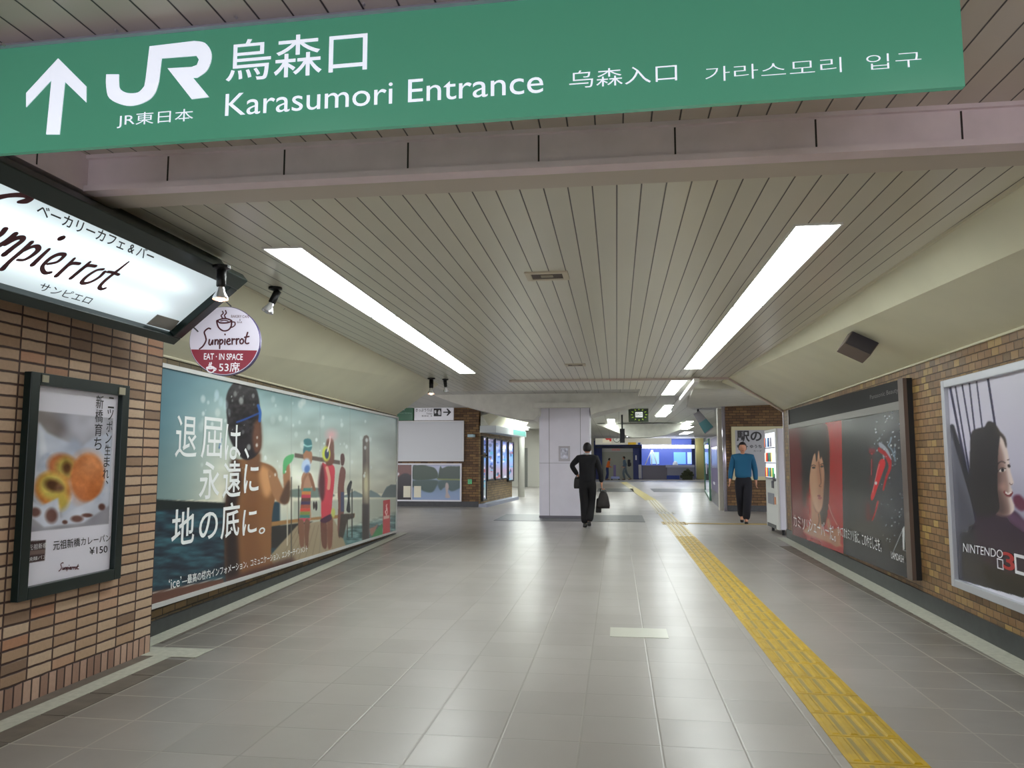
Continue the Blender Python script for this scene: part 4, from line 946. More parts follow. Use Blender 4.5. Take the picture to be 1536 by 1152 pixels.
p.line(ZL([(1036, 880), (1026, 850), (1040, 830), (1034, 800), (1040, 786)]), 1.4, (236, 220, 214)); p.line(ZL([(1040, 870), (1044, 845), (1032, 820)]), 1.0, (236, 220, 214))
for x in (228, 437, 480, 525): p.line([(x, 540), (x, 925)], .35, (110, 120, 120), .2, .7)
ADM = print_mat('printed_vinyl', 0.32, 1.3, spec=.2)
gq = [(-0.42, 0.27), (8.405, 0.08), (8.405, 2.187), (-0.42, 2.15)]
sheet('printed_picture', PLL, gq, 560, 200, 0.033, p, ADM, ad)
LET = mat('ad_lettering', (244, 248, 250), 0.4)
def rowtext(name, pl, chars, pts, w, m, par, **k):
    """characters, each in its own box given by (x0, x1, y0, y1) read off the board"""
    mb = MB()
    for c, (xa, xb, ya, yb) in zip(chars, pts):
        u0, v0 = pl.uv(xa, yb); u1, v1 = pl.uv(xb, ya); text(mb, pl, c, u0, v0, u1, v1, w, **k)
    return mb.build(name, m, par)
rowtext('lettering', PLL, '退屈は、', [(256, 291, 626, 686), (295, 329, 628, 687), (331, 357, 638, 690), (361, 369, 672, 688)], 0.036, LET, ad, bold=.004)
rowtext('lettering', PLL, '永遠に', [(292, 325, 692, 750), (328, 357, 691, 748), (360, 384, 696, 740)], 0.036, LET, ad, bold=.011)
rowtext('lettering', PLL, '地の底に。', [(250, 287, 760, 821), (292, 322, 766, 812), (325, 355, 752, 810), (358, 381, 762, 804), (383, 393, 790, 802)], 0.036, LET, ad, bold=.011)
tq('lettering', PLL, "‘ice’", (247, 884), (266, 879), (266, 864), (247, 869), 0.036, LET, ad)
tq('lettering', PLL, '—最高の機内インフォメーション、コミュニケーション、エンターテインメント', (267, 878), (457, 827.5), (457, 817.5), (267, 864), 0.036, LET, ad, bold=.01)
# ================================================================== SHAVER ADVERTISEMENT ON THE RIGHT WALL
def PRu(*q): return PLR.uv(*q)
sh = thing('advertising_board', 'black and red shaver advertisement under glossy plastic on the right wall', 'advertisement', tuple(PLR.pt(3.7, 0.2)))
U0, U1 = 0.80, 6.70
sq = [(U0, 0.13), (U1, 0.255), (U1, 2.20), (U0, 2.262)]
BRZ = mat('bronze_frame', (112, 98, 92), 0.3, 0.6)
MB().prism(PLR, sq, 0, 0.05).build('backing', mat('board_back_black', (20, 20, 22), 0.5), sh)
MB().prism(PLR, [(U1 - .15, .245), (U1, .255), (U1, 2.20), (U1 - .15, 2.202)], .05, .085).build('frame', BRZ, sh)
MB().prism(PLR, [(U0, .13), (U0 + .05, .131), (U0 + .05, 2.26), (U0, 2.262)], .05, .075).build('frame', BRZ, sh)
MB().prism(PLR, [(U0 + .05, 2.005), (U1 - .15, 1.985), (U1 - .15, 2.20), (U0 + .05, 2.26)], .05, .06).build('header_panel', mat('gloss_black', (20, 19, 20), 0.5, spec=.15), sh)
MB().prism(PLR, [(U0 + .05, 1.93), (U1 - .15, 1.90), (U1 - .15, 1.985), (U0 + .05, 2.005)], .05, .075).build('frame_rail', mat('grey_rail', (124, 122, 118), 0.35, .4), sh)
tx('lettering', PLR, 'Panasonic Beauty', (1314, 601), (1357, 581), 0.063, mat('dim_lettering', (88, 84, 84), 0.3), sh)
p = Print(1185, 590, 1372, 880, 4, (46, 46, 48))
def ZA(pts): return Z(pts, 7.68, 1180, 560)
def ZC_(pts): return Z(pts, 5.486, 1180, 680)
p.poly([(1185, 590), (1262, 590), (1266, 880), (1185, 880)], (176, 28, 30), .3, sm=False); p.poly([(1185, 620), (1205, 620), (1207, 850), (1185, 850)], (128, 20, 28), 3, sm=False)
p.poly([(1267, 590), (1372, 590), (1372, 880), (1267, 880)], (46, 47, 50), 1, sm=False); p.poly([(1300, 600), (1372, 590), (1372, 780), (1330, 790), (1305, 740)], (66, 68, 72), 9, sm=False)
p.poly([(1200, 640), (1222, 632), (1240, 640), (1244, 690), (1242, 760), (1234, 790), (1222, 770), (1214, 720), (1208, 760), (1203, 740), (1202, 690)], (54, 34, 30), 1)
p.poly(ZC_([(196, 40), (230, 0), (260, -30), (285, 20), (306, 110), (306, 200), (300, 280), (296, 400), (284, 460), (262, 488), (235, 460), (205, 380), (188, 260), (186, 120)]), (232, 180, 146), .8)
p.poly(ZC_([(245, 60), (275, 60), (306, 120), (304, 300), (296, 400), (284, 460), (262, 488), (258, 300)]), (196, 140, 110), 3)
p.poly(ZC_([(196, 340), (240, 470), (275, 500), (300, 620), (440, 740), (450, 770), (300, 720), (140, 650), (170, 600), (196, 560)]), (206, 148, 116), 1.5)
p.poly(ZC_([(330, 560), (352, 540), (370, 620), (440, 620), (436, 760), (370, 740)]), (190, 134, 106), 1)
p.poly(ZC_([(130, -60), (180, -110), (250, -120), (310, -80), (330, 60), (334, 220), (318, 170), (300, 60), (290, 0), (276, 50), (262, -30), (246, 70), (232, -10), (206, 70), (188, 190), (172, 330), (140, 160)]), (38, 28, 30), .5)
p.line(ZC_([(205, 105), (222, 96), (238, 104)]), .9, (50, 34, 30)); p.ell(*ZC_([(222, 118)])[0], 2.6, 1.4, (34, 22, 22)); p.line(ZC_([(280, 92), (298, 84), (306, 96)]), .8, (60, 38, 32)); p.ell(*ZC_([(290, 108)])[0], 2.2, 1.4, (34, 22, 22))
p.line(ZC_([(264, 70), (275, 160), (282, 240), (268, 268), (284, 275)]), .8, (104, 66, 52)); p.ell(*ZC_([(266, 350)])[0], 2.6, 1.4, (150, 80, 76)); p.ell(*ZC_([(274, 368)])[0], 3, 2.0, (176, 104, 98)); p.line(ZC_([(262, 500), (268, 560), (256, 600)]), 1.5, (120, 76, 60))
p.line(ZC_([(345, 420), (370, 500), (415, 590)]), 1.0, (220, 170, 160)); p.line(ZC_([(335, 470), (350, 520), (372, 560)]), 1.0, (180, 60, 60))
# shavers and splashes
for pts, c, b in (([(765, 60), (800, 45), (812, 90), (790, 160), (758, 250), (722, 360), (700, 390), (692, 350), (726, 230), (744, 130)], (214, 30, 40), .4),
                  ([(800, -20), (840, -10), (862, 60), (858, 130), (830, 200), (800, 305), (790, 290), (812, 190), (838, 110), (820, 40)], (184, 24, 34), .4),
                  ([(690, 60), (712, 55), (706, 160), (696, 260), (686, 240), (692, 140)], (128, 20, 30), .5),
                  ([(658, 420), (676, 400), (690, 520), (672, 560), (656, 530)], (112, 20, 26), .6), ([(740, 395), (760, 400), (728, 520), (702, 565), (696, 545), (720, 480)], (150, 30, 36), .5)):
    p.poly(ZC_(pts), c, b)
p.poly(ZA([(950, 870), (990, 860), (1020, 880), (1010, 930), (975, 935), (950, 915)]), (142, 26, 36), .3); p.poly(ZA([(955, 845), (1010, 835), (1020, 870), (960, 868)]), (64, 66, 84), .3)
p.poly(ZA([(1060, 800), (1090, 800), (1160, 870), (1200, 960), (1208, 1000), (1190, 980), (1130, 890), (1070, 850)]), (168, 172, 186), .3); p.poly(ZA([(1058, 850), (1130, 900), (1196, 990), (1180, 1040), (1120, 950), (1056, 900)]), (176, 30, 38), .4)
p.line(ZC_([(762, 90), (740, 170), (708, 320)]), .8, (240, 160, 164)); p.ell(*ZC_([(735, 245)])[0], 1.6, 2.6, (214, 210, 216)); p.line(ZC_([(700, 0), (696, 180)]), .7, (160, 70, 80)); p.line(ZC_([(548, 245), (570, 210)]), .8, (90, 120, 120))
p.speck(90, (1322, 620, 1366, 820), (.3, .9), (206, 216, 224), (.4, .9), 5, 1.2); p.speck(26, (1312, 618, 1350, 690), (.5, 1.3), (214, 222, 230), (.4, 1), 6, 1.3); p.line(ZA([(1205, 740), (1190, 800), (1170, 830), (1210, 880), (1240, 960), (1250, 1010)]), 1.6, (156, 184, 206), .4, .8)
p.line(ZA([(1240, 860), (1250, 920), (1236, 960)]), 1.2, (140, 170, 196), .4, .7)
for dx in (0,): p.line([(1338, 832), (1356, 790)], .9, (190, 192, 196)); p.poly([(1353.5, 793), (1357, 789), (1356.5, 824), (1354.5, 826)], (222, 224, 228), .2, sm=False); p.line([(1355, 825), (1364, 829)], .8, (180, 182, 186)); p.poly([(1360, 792.5), (1365, 792.2), (1362.5, 796)], (206, 208, 214), .2, sm=False)
SHM = print_mat('printed_under_acrylic', 0.22, 0.72, spec=0.18)
hq = [(U0 + .05, .135), (U1 - .15, .248), (U1 - .15, 1.90), (U0 + .05, 1.93)]
sheet('printed_picture', PLR, hq, 260, 240, 0.062, p, SHM, sh, bowl=0.010)
SILV = mat('silver_lettering', (214, 214, 218), 0.3)
tx('lettering', PLR, 'カミソリ', (1198, 789), (1222, 780), 0.078, SILV, sh); tx('lettering', PLR, 'シェーバーだ。', (1223, 797), (1262, 789), 0.078, SILV, sh)
tx('lettering', PLR, 'すべてのカミソリ派に、このやさしさを。', (1266, 804), (1333, 809), 0.078, SILV, sh)
tx('lettering', PLR, 'LAMDASH', (1349, 837.5), (1368, 834), 0.078, SILV, sh)
# ================================================================== GAME CONSOLE ADVERTISEMENT
q_tl = PRu(1419, 571); q_bl = PRu(1437, 884); q_tr = PRu(1536, 543); q_br = PRu(1536, 912)
gu0 = (q_tl[0] + q_bl[0]) / 2; gz1_ = (q_tl[1] + q_tr[1]) / 2; gz0_ = (q_bl[1] + q_br[1]) / 2; gu1 = gu0 + (gz1_ - gz0_) * 1.42
ga = thing('advertising_board', 'light framed game console advertisement with a smiling dark haired woman, nearest on the right wall', 'advertisement', tuple(PLR.pt((gu0 + gu1) / 2, gz0_)))
SIL = mat('silver_frame', (190, 192, 200), 0.35, 0.4)
MB().frame(PLR, gu0, gz0_, gu1, gz1_, 0.065, 0, 0.05).build('frame', SIL, ga, bevel=0.006)
MB().pbox(PLR, gu0 + .03, gz0_ + .03, gu1 - .03, gz1_ - .03, 0, 0.012).build('backing', mat('board_back_grey', (80, 80, 84), .6), ga)
def ZG(pts): return Z(pts, 3.84, 1410, 600)
def ZH(pts): return Z(pts, 2.304, 1380, 480)
pw = Print(1400, 480, 1840, 1010, 1.5, (196, 192, 208)); p = pw
p.grad([(480, (206, 204, 218)), (700, (176, 172, 192)), (760, (150, 146, 168)), (1000, (120, 116, 136))])
p.poly([(1424, 640), (1440, 660), (1455, 700), (1475, 800), (1475, 900), (1436, 900)], (84, 84, 96), 3, sm=False); p.poly([(1430, 700), (1470, 790), (1484, 900), (1440, 900)], (70, 70, 82), 5, sm=False)
for (a, b), w in zip((((1424, 575), (1468, 800)), ((1432, 573), (1456, 720)), ((1442, 570), (1462, 690)), ((1453, 567), (1466, 680)), ((1464, 565), (1475, 655)), ((1481, 562), (1493, 640))), (3.4, 2.2, 2.2, 2.2, 2.0, 3.2)):
    p.line([a, b], w, (26, 26, 60))
p.line([(1428, 640), (1472, 790)], 7, (24, 24, 30), .6)
p.poly([(1455, 790), (1480, 780), (1530, 830), (1600, 860), (1840, 880), (1840, 1010), (1436, 1010), (1436, 868), (1452, 880)], (16, 15, 18), 2, sm=False)
p.poly([(1440, 800), (1470, 800), (1478, 880), (1440, 876)], (40, 40, 46), 4, sm=False)
p.poly(ZG([(220, 660), (300, 640), (380, 660), (430, 640), (484, 700), (520, 760), (600, 800), (600, 1000), (400, 1000), (230, 900), (200, 760)]), (46, 30, 46), 1.2)
p.poly(ZG([(390, 650), (420, 640), (484, 690), (540, 730), (600, 790), (600, 840), (480, 760), (400, 700)]), (86, 58, 84), 2.5); p.poly(ZG([(420, 560), (455, 545), (490, 580), (500, 620), (470, 640), (430, 610)]), (96, 44, 66), 1.5)
p.poly(ZG([(310, 200), (345, 190), (370, 230), (388, 290), (396, 335), (399, 362), (404, 400), (414, 440), (423, 468), (424, 482), (410, 492), (409, 506), (416, 520), (414, 545), (408, 552), (414, 572), (428, 610), (424, 640), (400, 660), (350, 655), (318, 620), (312, 400)]), (206, 188, 184), .5)
p.poly(ZG([(305, 200), (330, 220), (362, 300), (376, 370), (388, 440), (398, 500), (394, 560), (404, 620), (396, 665), (340, 660), (300, 600)]), (142, 114, 108), 2.2)
p.poly(ZG([(310, 300), (335, 330), (348, 420), (352, 520), (376, 600), (380, 660), (330, 660), (300, 600)]), (84, 64, 62), 4)
p.line(ZG([(330, 372), (352, 354), (376, 362)]), 1.5, (48, 36, 38)); p.ell(*ZG([(358, 404)])[0], 5.0, 2.6, (226, 214, 210), -.2, .3); p.ell(*ZG([(360, 404)])[0], 2.4, 2.6, (26, 20, 22), 0, .2); p.line(ZG([(334, 412), (354, 392), (378, 396)]), 1.2, (30, 22, 24))
p.line(ZG([(388, 346), (398, 342)]), 1.3, (60, 44, 44)); p.ell(*ZG([(398, 382)])[0], 2.2, 2.0, (30, 22, 24), 0, .3); p.line(ZG([(388, 376), (402, 370)]), 1.0, (36, 28, 30))
p.line(ZG([(400, 478), (408, 488), (418, 484)]), 1.1, (96, 70, 68)); p.line(ZG([(372, 530), (384, 546), (402, 552), (414, 534)]), 3.6, (112, 48, 54)); p.line(ZG([(378, 532), (392, 541), (410, 532)]), 1.7, (236, 228, 224)); p.ell(*ZG([(362, 500)])[0], 6, 5, (176, 132, 124), 0, .8, .5)
p.poly(ZG([(180, 195), (215, 165), (255, 155), (275, 125), (305, 128), (325, 150), (345, 200), (335, 300), (332, 400), (330, 520), (340, 620), (310, 660), (230, 665), (185, 600), (172, 480), (172, 330)]), (34, 30, 30), .7)
p.poly(ZG([(322, 150), (345, 180), (375, 215), (385, 265), (380, 275), (362, 225), (330, 190)]), (60, 50, 46), .6)
p.poly([(1436, 869), (1536, 897), (1840, 985), (1840, 1012), (1436, 884)], (200, 200, 214), .3, sm=False)
MB_GA = print_mat('printed_game_sheet', 0.25, 1.1)  # ink colours scaled up slightly, no emission
sheet('printed_picture', PLR, [(gu0 + .06, gz0_ + .06), (gu1 - .06, gz0_ + .06), (gu1 - .06, gz1_ - .06), (gu0 + .06, gz1_ - .06)], 260, 230, 0.014, pw, MB_GA, ga)
GW = mat('game_lettering', (222, 222, 230), 0.3)
tq('lettering', PLR, 'NINTENDO', (1448, 827.5), (1508, 838), (1508, 825.5), (1448, 814.5), 0.017, GW, ga)
def ring(name, a, b, t, m):
    u0, v0 = PRu(*a); u1, v1 = PRu(*b); MB().frame(PLR, u0, v0, u1, v1, t, 0.014, 0.018).build(name, m, ga)
ring('lettering', (1500, 852.6), (1508, 839.5), 0.008, GW)
tx('lettering', PLR, '3', (1509, 853), (1525, 831), 0.0175, mat('red_numeral', (170, 36, 40), 0.3), ga, bold=0.02)
u0, v0 = PRu(1527, 860); u1, v1 = PRu(1549, 836)
MB().frame(PLR, u0, v0, u1, v1, 0.022, 0.014, 0.018).build('lettering', GW, ga)
# ================================================================== FAR LEFT BOARDS
def yr(Y, x0, y0, x1, y1):
    a = on_y(x0, y1, Y); b = on_y(x1, y0, Y); return a.x, a.z, b.x, b.z
wb = yr(YL, 592, 631, 696.5, 692)
t = thing('display_board', 'blank white display board in a silver frame on the far left brick wall', 'display board', ((wb[0] + wb[2]) / 2, YL, wb[1]))
MB().pbox(PYL, wb[0] - .3, wb[1], wb[2], wb[3], 0, .04).build('panel', mat('blank_panel', (196, 200, 204), 0.12), t)
MB().frame(PYL, wb[0] - .3, wb[1], wb[2], wb[3], .035, .04, .07).build('frame', FRM, t)
wb = yr(YL, 592, 695, 693, 751.5)
t = thing('lakeside_poster_case', 'white framed case below the blank board holding a lakeside poster and a dark poster', 'poster case', ((wb[0] + wb[2]) / 2, YL, wb[1]))
WF = mat('white_frame', (222, 222, 228), 0.35)
MB().frame(PYL, wb[0] - .3, wb[1], wb[2], wb[3], .045, 0, .07).build('frame', WF, t)
dv = yr(YL, 617.5, 695, 619.5, 750); MB().pbox(PYL, dv[0], wb[1], dv[2], wb[3], 0, .06).build('divider', WF, t)
p = Print(585, 690, 700, 755, 5, (112, 128, 158))
p.grad([(695, (146, 152, 176)), (715, (150, 160, 180)), (722, (84, 104, 120)), (740, (110, 130, 158)), (751, (120, 136, 164))])
def ZM(pts): return Z(pts, 6.4, 590, 590)
p.poly(ZM([(190, 700), (230, 690), (290, 688), (340, 700), (400, 720), (430, 780), (400, 820), (190, 826)]), (36, 58, 42), .5); p.poly(ZM([(430, 800), (450, 700), (470, 720), (520, 700), (600, 700), (660, 710), (660, 820), (430, 822)]), (38, 58, 46), .5)
p.poly(ZM([(190, 838), (420, 835), (410, 900), (370, 950), (290, 940), (240, 900), (190, 900)]), (48, 70, 66), .7); p.poly(ZM([(440, 840), (660, 836), (650, 900), (560, 940), (500, 900), (450, 930)]), (52, 74, 74), .7); p.poly(ZM([(420, 818), (660, 822), (660, 836), (430, 832)]), (96, 108, 60), .3, sm=False)
p.poly(ZM([(505, 860), (525, 865), (532, 900), (524, 950), (545, 1000), (500, 1000), (505, 950), (498, 900)]), (150, 138, 134), .3)
sheet('lake_poster', PYL, [(dv[2], wb[1] + .04), (wb[2] - .04, wb[1] + .04), (wb[2] - .04, wb[3] - .04), (dv[2], wb[3] - .04)], 110, 80, .03, p, print_mat('printed_lake', .15, 1.5), t)
p = Print(585, 690, 625, 755, 5, (34, 26, 26)); p.poly(ZM([(0, 690), (170, 690), (172, 780), (100, 790), (0, 800)]), (92, 56, 50), .8); p.poly(ZM([(20, 900), (60, 800), (110, 770), (160, 790), (172, 900), (172, 1010), (20, 1010)]), (20, 18, 20), .8); p.ell(*ZM([(38, 775)])[0], 3, 2.5, (176, 170, 172)); p.ell(*ZM([(25, 800)])[0], 2, 4, (190, 190, 200))
sheet('dark_poster', PYL, [(wb[0] - .26, wb[1] + .04), (dv[0], wb[1] + .04), (dv[0], wb[3] - .04), (wb[0] - .26, wb[3] - .04)], 40, 60, .03, p, print_mat('printed_dark', .15, 1.5), t)
for x0, x1_ in ((605.5, 616.5), (621.3, 632)):
    c = yr(YL, x0, 729, x1_, 746); q = MB().pbox(PYL, c[0], c[1], c[2], c[3], .03, .036).build('notice_card', mat('cream_card', (226, 222, 200), .5), t)
c = yr(YL, 592, 607, 621, 631)
t = thing('direction_sign', 'dark green station sign partly hidden behind the cream slope at the far left', 'sign', (c[0], YL, c[1]))
DG = mat('dark_sign_green', (34, 84, 58), .3, emit=(34, 84, 58), strength=.15)
MB().pbox(PYL, c[0] - .6, c[1], c[2], c[3], 0, .12).build('sign_board', DG, t); tx('lettering', PYL, '烏森口', (596, 616), (608, 612), .123, LETW, t); tx('lettering', PYL, 'Karasumori Entrance', (594, 621), (619, 618.5), .123, mat('dim_white', (150, 190, 170), .4), t)
c = yr(YL, 623, 607, 681, 630.8)
t = thing('direction_sign', 'white ticket sign with a black arrow pointing right above the blank board', 'sign', ((c[0] + c[2]) / 2, YL, c[1]))
MB().pbox(PYL, c[0], c[1], c[2], c[3], 0, .12).build('sign_board', mat('lit_white_sign', (206, 206, 212), .3, emit=(206, 206, 212), strength=.15), t)
tx('lettering', PYL, 'きっぷうりば', (625, 618), (650, 613), .123, BLK, t, bold=.01); tx('lettering', PYL, 'Tickets', (641, 622), (650, 619.5), .123, BLK, t); tx('lettering', PYL, '售票处  표', (634, 625.5), (650, 623), .123, BLK, t)
def ZB(pts): return Z(pts, 12.8, 590, 595)
ic = MB().prism(PYL, pxpoly(PYL, ZB([(793, 232), (940, 232), (940, 382), (793, 382)])), .12, .124); ic.build('ticket_pictogram', BLK, t)
MB().prism(PYL, pxpoly(PYL, ZB([(890, 260), (910, 260), (925, 300), (925, 355), (885, 355), (870, 310)])), .124, .126).prism(PYL, pxpoly(PYL, ZB([(805, 270), (840, 262), (845, 320), (812, 330)])), .124, .126).build('pictogram_figures', WH, t)
MB().prism(PYL, pxpoly(PYL, ZB([(975, 292), (1070, 292), (1035, 235), (1062, 235), (1128, 302), (1062, 370), (1035, 370), (1070, 315), (975, 315)])), .12, .124).build('arrow', BLK, t)
em_ = yr(YL, 704, 652, 713, 656); tag(MB().pbox(PYL, em_[0], em_[1], em_[2], em_[3], 0, .3).build('wall_lamp', mat('pale_blue_plastic', (176, 206, 214), .4)), 'small pale emergency lamp on the far left brick wall', 'wall lamp')
gq_ = yr(YL, 702, 719, 708, 726); tag(MB().pbox(PYL, gq_[0], gq_[1], gq_[2], gq_[3], 0, .03).build('wall_sticker', mat('green_sticker', (96, 190, 128), .4, noise=.4, nscale=30)), 'small bright green sticker low on the far left brick wall', 'sticker')
# display wall: tall poster cases seen at an angle
for k, (xa, xb, ya, yb, nm) in enumerate(((721.5, 727, 654, 682, 'narrow upper poster case at the near end of the display wall'), (721.5, 727, 684, 751, 'narrow lower poster case at the near end of the display wall'),
      (728.5, 738.5, 656, 721, 'tall blue poster case second along the display wall'), (740, 749, 658, 720, 'tall blue poster case in the middle of the display wall'), (750, 758.5, 660, 719, 'tall blue poster case fourth along the display wall'), (760, 768, 662, 722, 'tall blue poster case at the far end of the display wall'))):
    u0, v1 = PLS.uv(xa, ya); u1, v1b = PLS.uv(xb, (ya - 690) * (769 - 0) / 769 + 690); u0b, v0 = PLS.uv((xa + xb) / 2, yb)
    t = thing('poster_case', nm, 'poster case', tuple(PLS.pt((u0 + u1) / 2, v0)), 'poster cases on the display wall')
    MB().frame(PLS, u0, v0, u1, v1, .05, 0, .08).build('frame', DARK, t)
    p = Print(715, 645, 775, 760, 3, (110, 130, 196)); rd = random.Random(k)
    p.grad([(650, (150, 110, 120)), (668, (120, 140, 200)), (690, (130, 170, 230)), (706, (170, 150, 176)), (722, (150, 170, 180)), (750, (170, 180, 176))])
    for _ in range(26): x = rd.uniform(xa, xb); y = rd.uniform(ya, yb); p.ell(x, y, rd.uniform(.8, 2.5), rd.uniform(.8, 3), rd.choice([(220, 220, 235), (170, 90, 90), (70, 100, 190), (90, 170, 200), (70, 80, 110)]), 0, .3, .8)
    sheet('poster', PLS, [(u0 + .04, v0 + .04), (u1 - .04, v0 + .04), (u1 - .04, v1 - .04), (u0 + .04, v1 - .04)], 30, 90, .05, p, print_mat('lit_poster', .1, 1.2, emit=.35), t)
u0, v0 = PLS.uv(722, 655); u1, v1 = PLS.uv(773, 651)
t = thing('fascia_sign', 'long pale shop fascia over the angled display wall', 'sign', tuple(PLS.pt(0, 2.3)))
fv0 = PLS.uv(728, 650)[1]; fv1 = PLS.uv(728, 640)[1]
MB().pbox(PLS, .1, fv0, SL + .1, fv1, 0, .5).build('sign_board', mat('fascia_white', (186, 194, 194), .35), t); MB().pbox(PLS, SL * .55, fv0 + .02, SL, fv1 - .02, .5, .505).build('colour_panel', mat('fascia_teal', (80, 150, 140), .35), t)
a_, b_ = PLS.pt(0, fv1, .3), PLS.pt(SL + .3, fv1, .3); c_, d_2 = on_z(794, 632, 2.93), on_z(756, 617, 2.93)
struct('ceiling_display', MB().hull8([a_, b_, c_, d_2], [a_ + Vector((-.2, 0, .3)), b_ + Vector((-.2, 0, .3)), c_ + Vector((0, 0, .05)), d_2 + Vector((0, 0, .05))]), CREAMM)
# pale structure behind the column
struct('wall_pale', MB().box((-9, 40, 0), (W0(812, 700, 40)[0], 40.3, 3.0)), PALE)
dr = yr(39.9, 784, 672, 791, 738); struct('door_1', MB().box((dr[0], 39.9, 0.0), (dr[2], 40, dr[3])), mat('grey_door', (120, 122, 116), .5))
pc = on_z(782, 745); wr_ = 5.0 * pc.length / 1150
struct('pillar_round', MB().tube([(pc.x, pc.y, 0), (pc.x, pc.y, 2.3), (pc.x, pc.y, 2.5), (pc.x, pc.y, ZF)], [wr_, wr_, wr_ * 1.0, wr_ * 1.9], None, 24), mat('pillar_white', (222, 224, 214), .4), True)
# ceiling lights of the hall, the last three are unseen fill lamps added for brightness
def hall_light(x, ya, yb, wd, z, label):
    t = ceiling_light((x, ya), (x, yb), wd, z, label, None)
    return t
hall_light(1.13, 13.95, 17.1, .3, ZC, 'ceiling light continuing the right row beyond the end moulding')
struct('ceiling_strip', MB().box((.5, YE - .05, ZC + .02), (2.0, 17.7, ZC + .2)), CM)
hall_light(1.58, 22.6, 28.0, .36, 2.95, 'square looking ceiling light right of the green hanging sign')
hall_light(-.2, 29.5, 36.5, .3, 2.96, 'slanting ceiling light left of the green hanging sign')
hall_light(2.95, 31.5, 34.5, .3, 2.96, 'nearest of three small lights above the far right canopy'); hall_light(3.35, 36.5, 40, .5, 2.96, 'middle one of three small lights above the far right canopy'); hall_light(4.0, 43.5, 47.5, .5, 2.96, 'last of three small lights above the far right canopy')
hall_light(-3.0, 24.5, 30, .5, 2.9, 'ceiling light seen just left of the white column head'); hall_light(-4.6, 33, 38, .6, 2.9, 'ceiling light above the round white pillar')
hall_light(-6.5, 17, 21, .25, 2.95, 'unseen fill light added over the left arm of the concourse'); hall_light(5.5, 16, 20, .2, 2.95, 'unseen fill light added over the right arm of the concourse')  # both added out of view to brighten the hall
hall_light(0.8, 46, 52, .25, 2.95, 'unseen fill light added in front of the far shop counter')  # added out of sight behind the beam to brighten the far floor
# hanging cable tray
ta = on_z(1045, 573, 2.70); tb_ = on_z(1009, 617, 2.70)
t = thing('cable_tray', 'white metal cable tray on rods right of the far ceiling light', 'cable tray', tuple((ta + tb_) / 2))
plt = Plane(ta, tb_ - ta, Vector((1, 0, 0))); MB().hull8([ta + Vector((-.04, 0, 0)), ta + Vector((.04, 0, 0)), tb_ + Vector((.04, 0, 0)), tb_ + Vector((-.04, 0, 0))], [ta + Vector((-.05, 0, .06)), ta + Vector((.05, 0, .06)), tb_ + Vector((.05, 0, .06)), tb_ + Vector((-.05, 0, .06))]).build('channel', FIX, t)
for f in (.15, .4, .62, .85):
    q = ta.lerp(tb_, f); MB().tube([q, q + Vector((0, 0, .15 if q.y < 17.7 else .27))], .008, None, 6).build('rod', FIX, t)
# green hanging sign with rays
Y = 24.0; c = yr(Y, 943, 611.5, 972.5, 633); P24 = planeY(Y)
t = thing('hanging_sign', 'square dark green hanging sign with yellow rays around a white plate', 'sign', ((c[0] + c[2]) / 2, Y, c[1]))
MB().pbox(P24, c[0], c[1], c[2], c[3], -.1, 0).build('sign_board', mat('ray_sign_green', (50, 62, 46), .4), t)
w_ = yr(Y, 953, 618, 964, 626); MB().pbox(P24, w_[0], w_[1], w_[2], w_[3], 0, .02).build('plate', mat('plate_white', (220, 224, 220), .3, emit=(220, 224, 220), strength=.4), t)
tx('lettering', P24, '改札口', (954, 624), (963, 620), .022, BLK, t)
ry = MB(); cxs, czs = (w_[0] + w_[2]) / 2, (w_[1] + w_[3]) / 2
for k in range(12):
    a = k * math.pi / 6; ry.prism(P24, [(cxs + .20 * math.cos(a - .08), czs + .15 * math.sin(a - .08)), (cxs + .27 * math.cos(a), czs + .20 * math.sin(a)), (cxs + .20 * math.cos(a + .08), czs + .15 * math.sin(a + .08))], 0, .004)
ry.build('rays', mat('ray_yellow', (170, 210, 60), .4, emit=(170, 210, 60), strength=.4), t)
q = on_y(957, 608, Y); MB().tube([(q.x, Y - .0 + .05, c[3]), (q.x, Y + .05, ZF)], .03, None, 8).build('hanger', DARK, t)
c = yr(27, 930, 643, 937, 664); tag(MB().hull8([(c[0], 27, c[1]), (c[2], 27, c[1]), (c[2], 27.4, c[1]), (c[0], 27.4, c[1])], [(c[0], 27, c[3]), (c[2], 27, c[3]), (c[2], 27.4, c[3]), (c[0], 27.4, c[3])]).tube([((c[0] + c[2]) / 2, 27.2, c[3] - .02), ((c[0] + c[2]) / 2, 27.2, ZF)], .03, None, 8).build('hanging_monitor', DARK), 'dark hanging monitor housing below and left of the green rayed sign', 'monitor')
P36 = planeY(33); struct('beam_far', MB().prism(P36, [P36.uv(*q) for q in ((895, 636), (1040, 636), (1025, 643), (1000, 652), (975, 656), (948, 656), (930, 650))], -1.0, 0), CONC)
# notice on the column
c = yr(YCOL, 838, 669, 855, 692); PC = planeY(YCOL)
t = thing('notice_plate', 'small notice plate with a silver picture on the white column', 'notice', ((c[0] + c[2]) / 2, YCOL, c[1]))
MB().pbox(PC, c[0], c[1], c[2], c[3], 0, .012).build('plate', mat('notice_paper', (196, 192, 200), .4), t); c = yr(YCOL, 841, 672, 852, 688)
pm_ = mat('notice_picture', (150, 152, 160), .15, .3, noise=.6, nscale=14); MB().pbox(PC, c[0], c[1], c[2], c[3], .012, .016).build('picture', pm_, t)
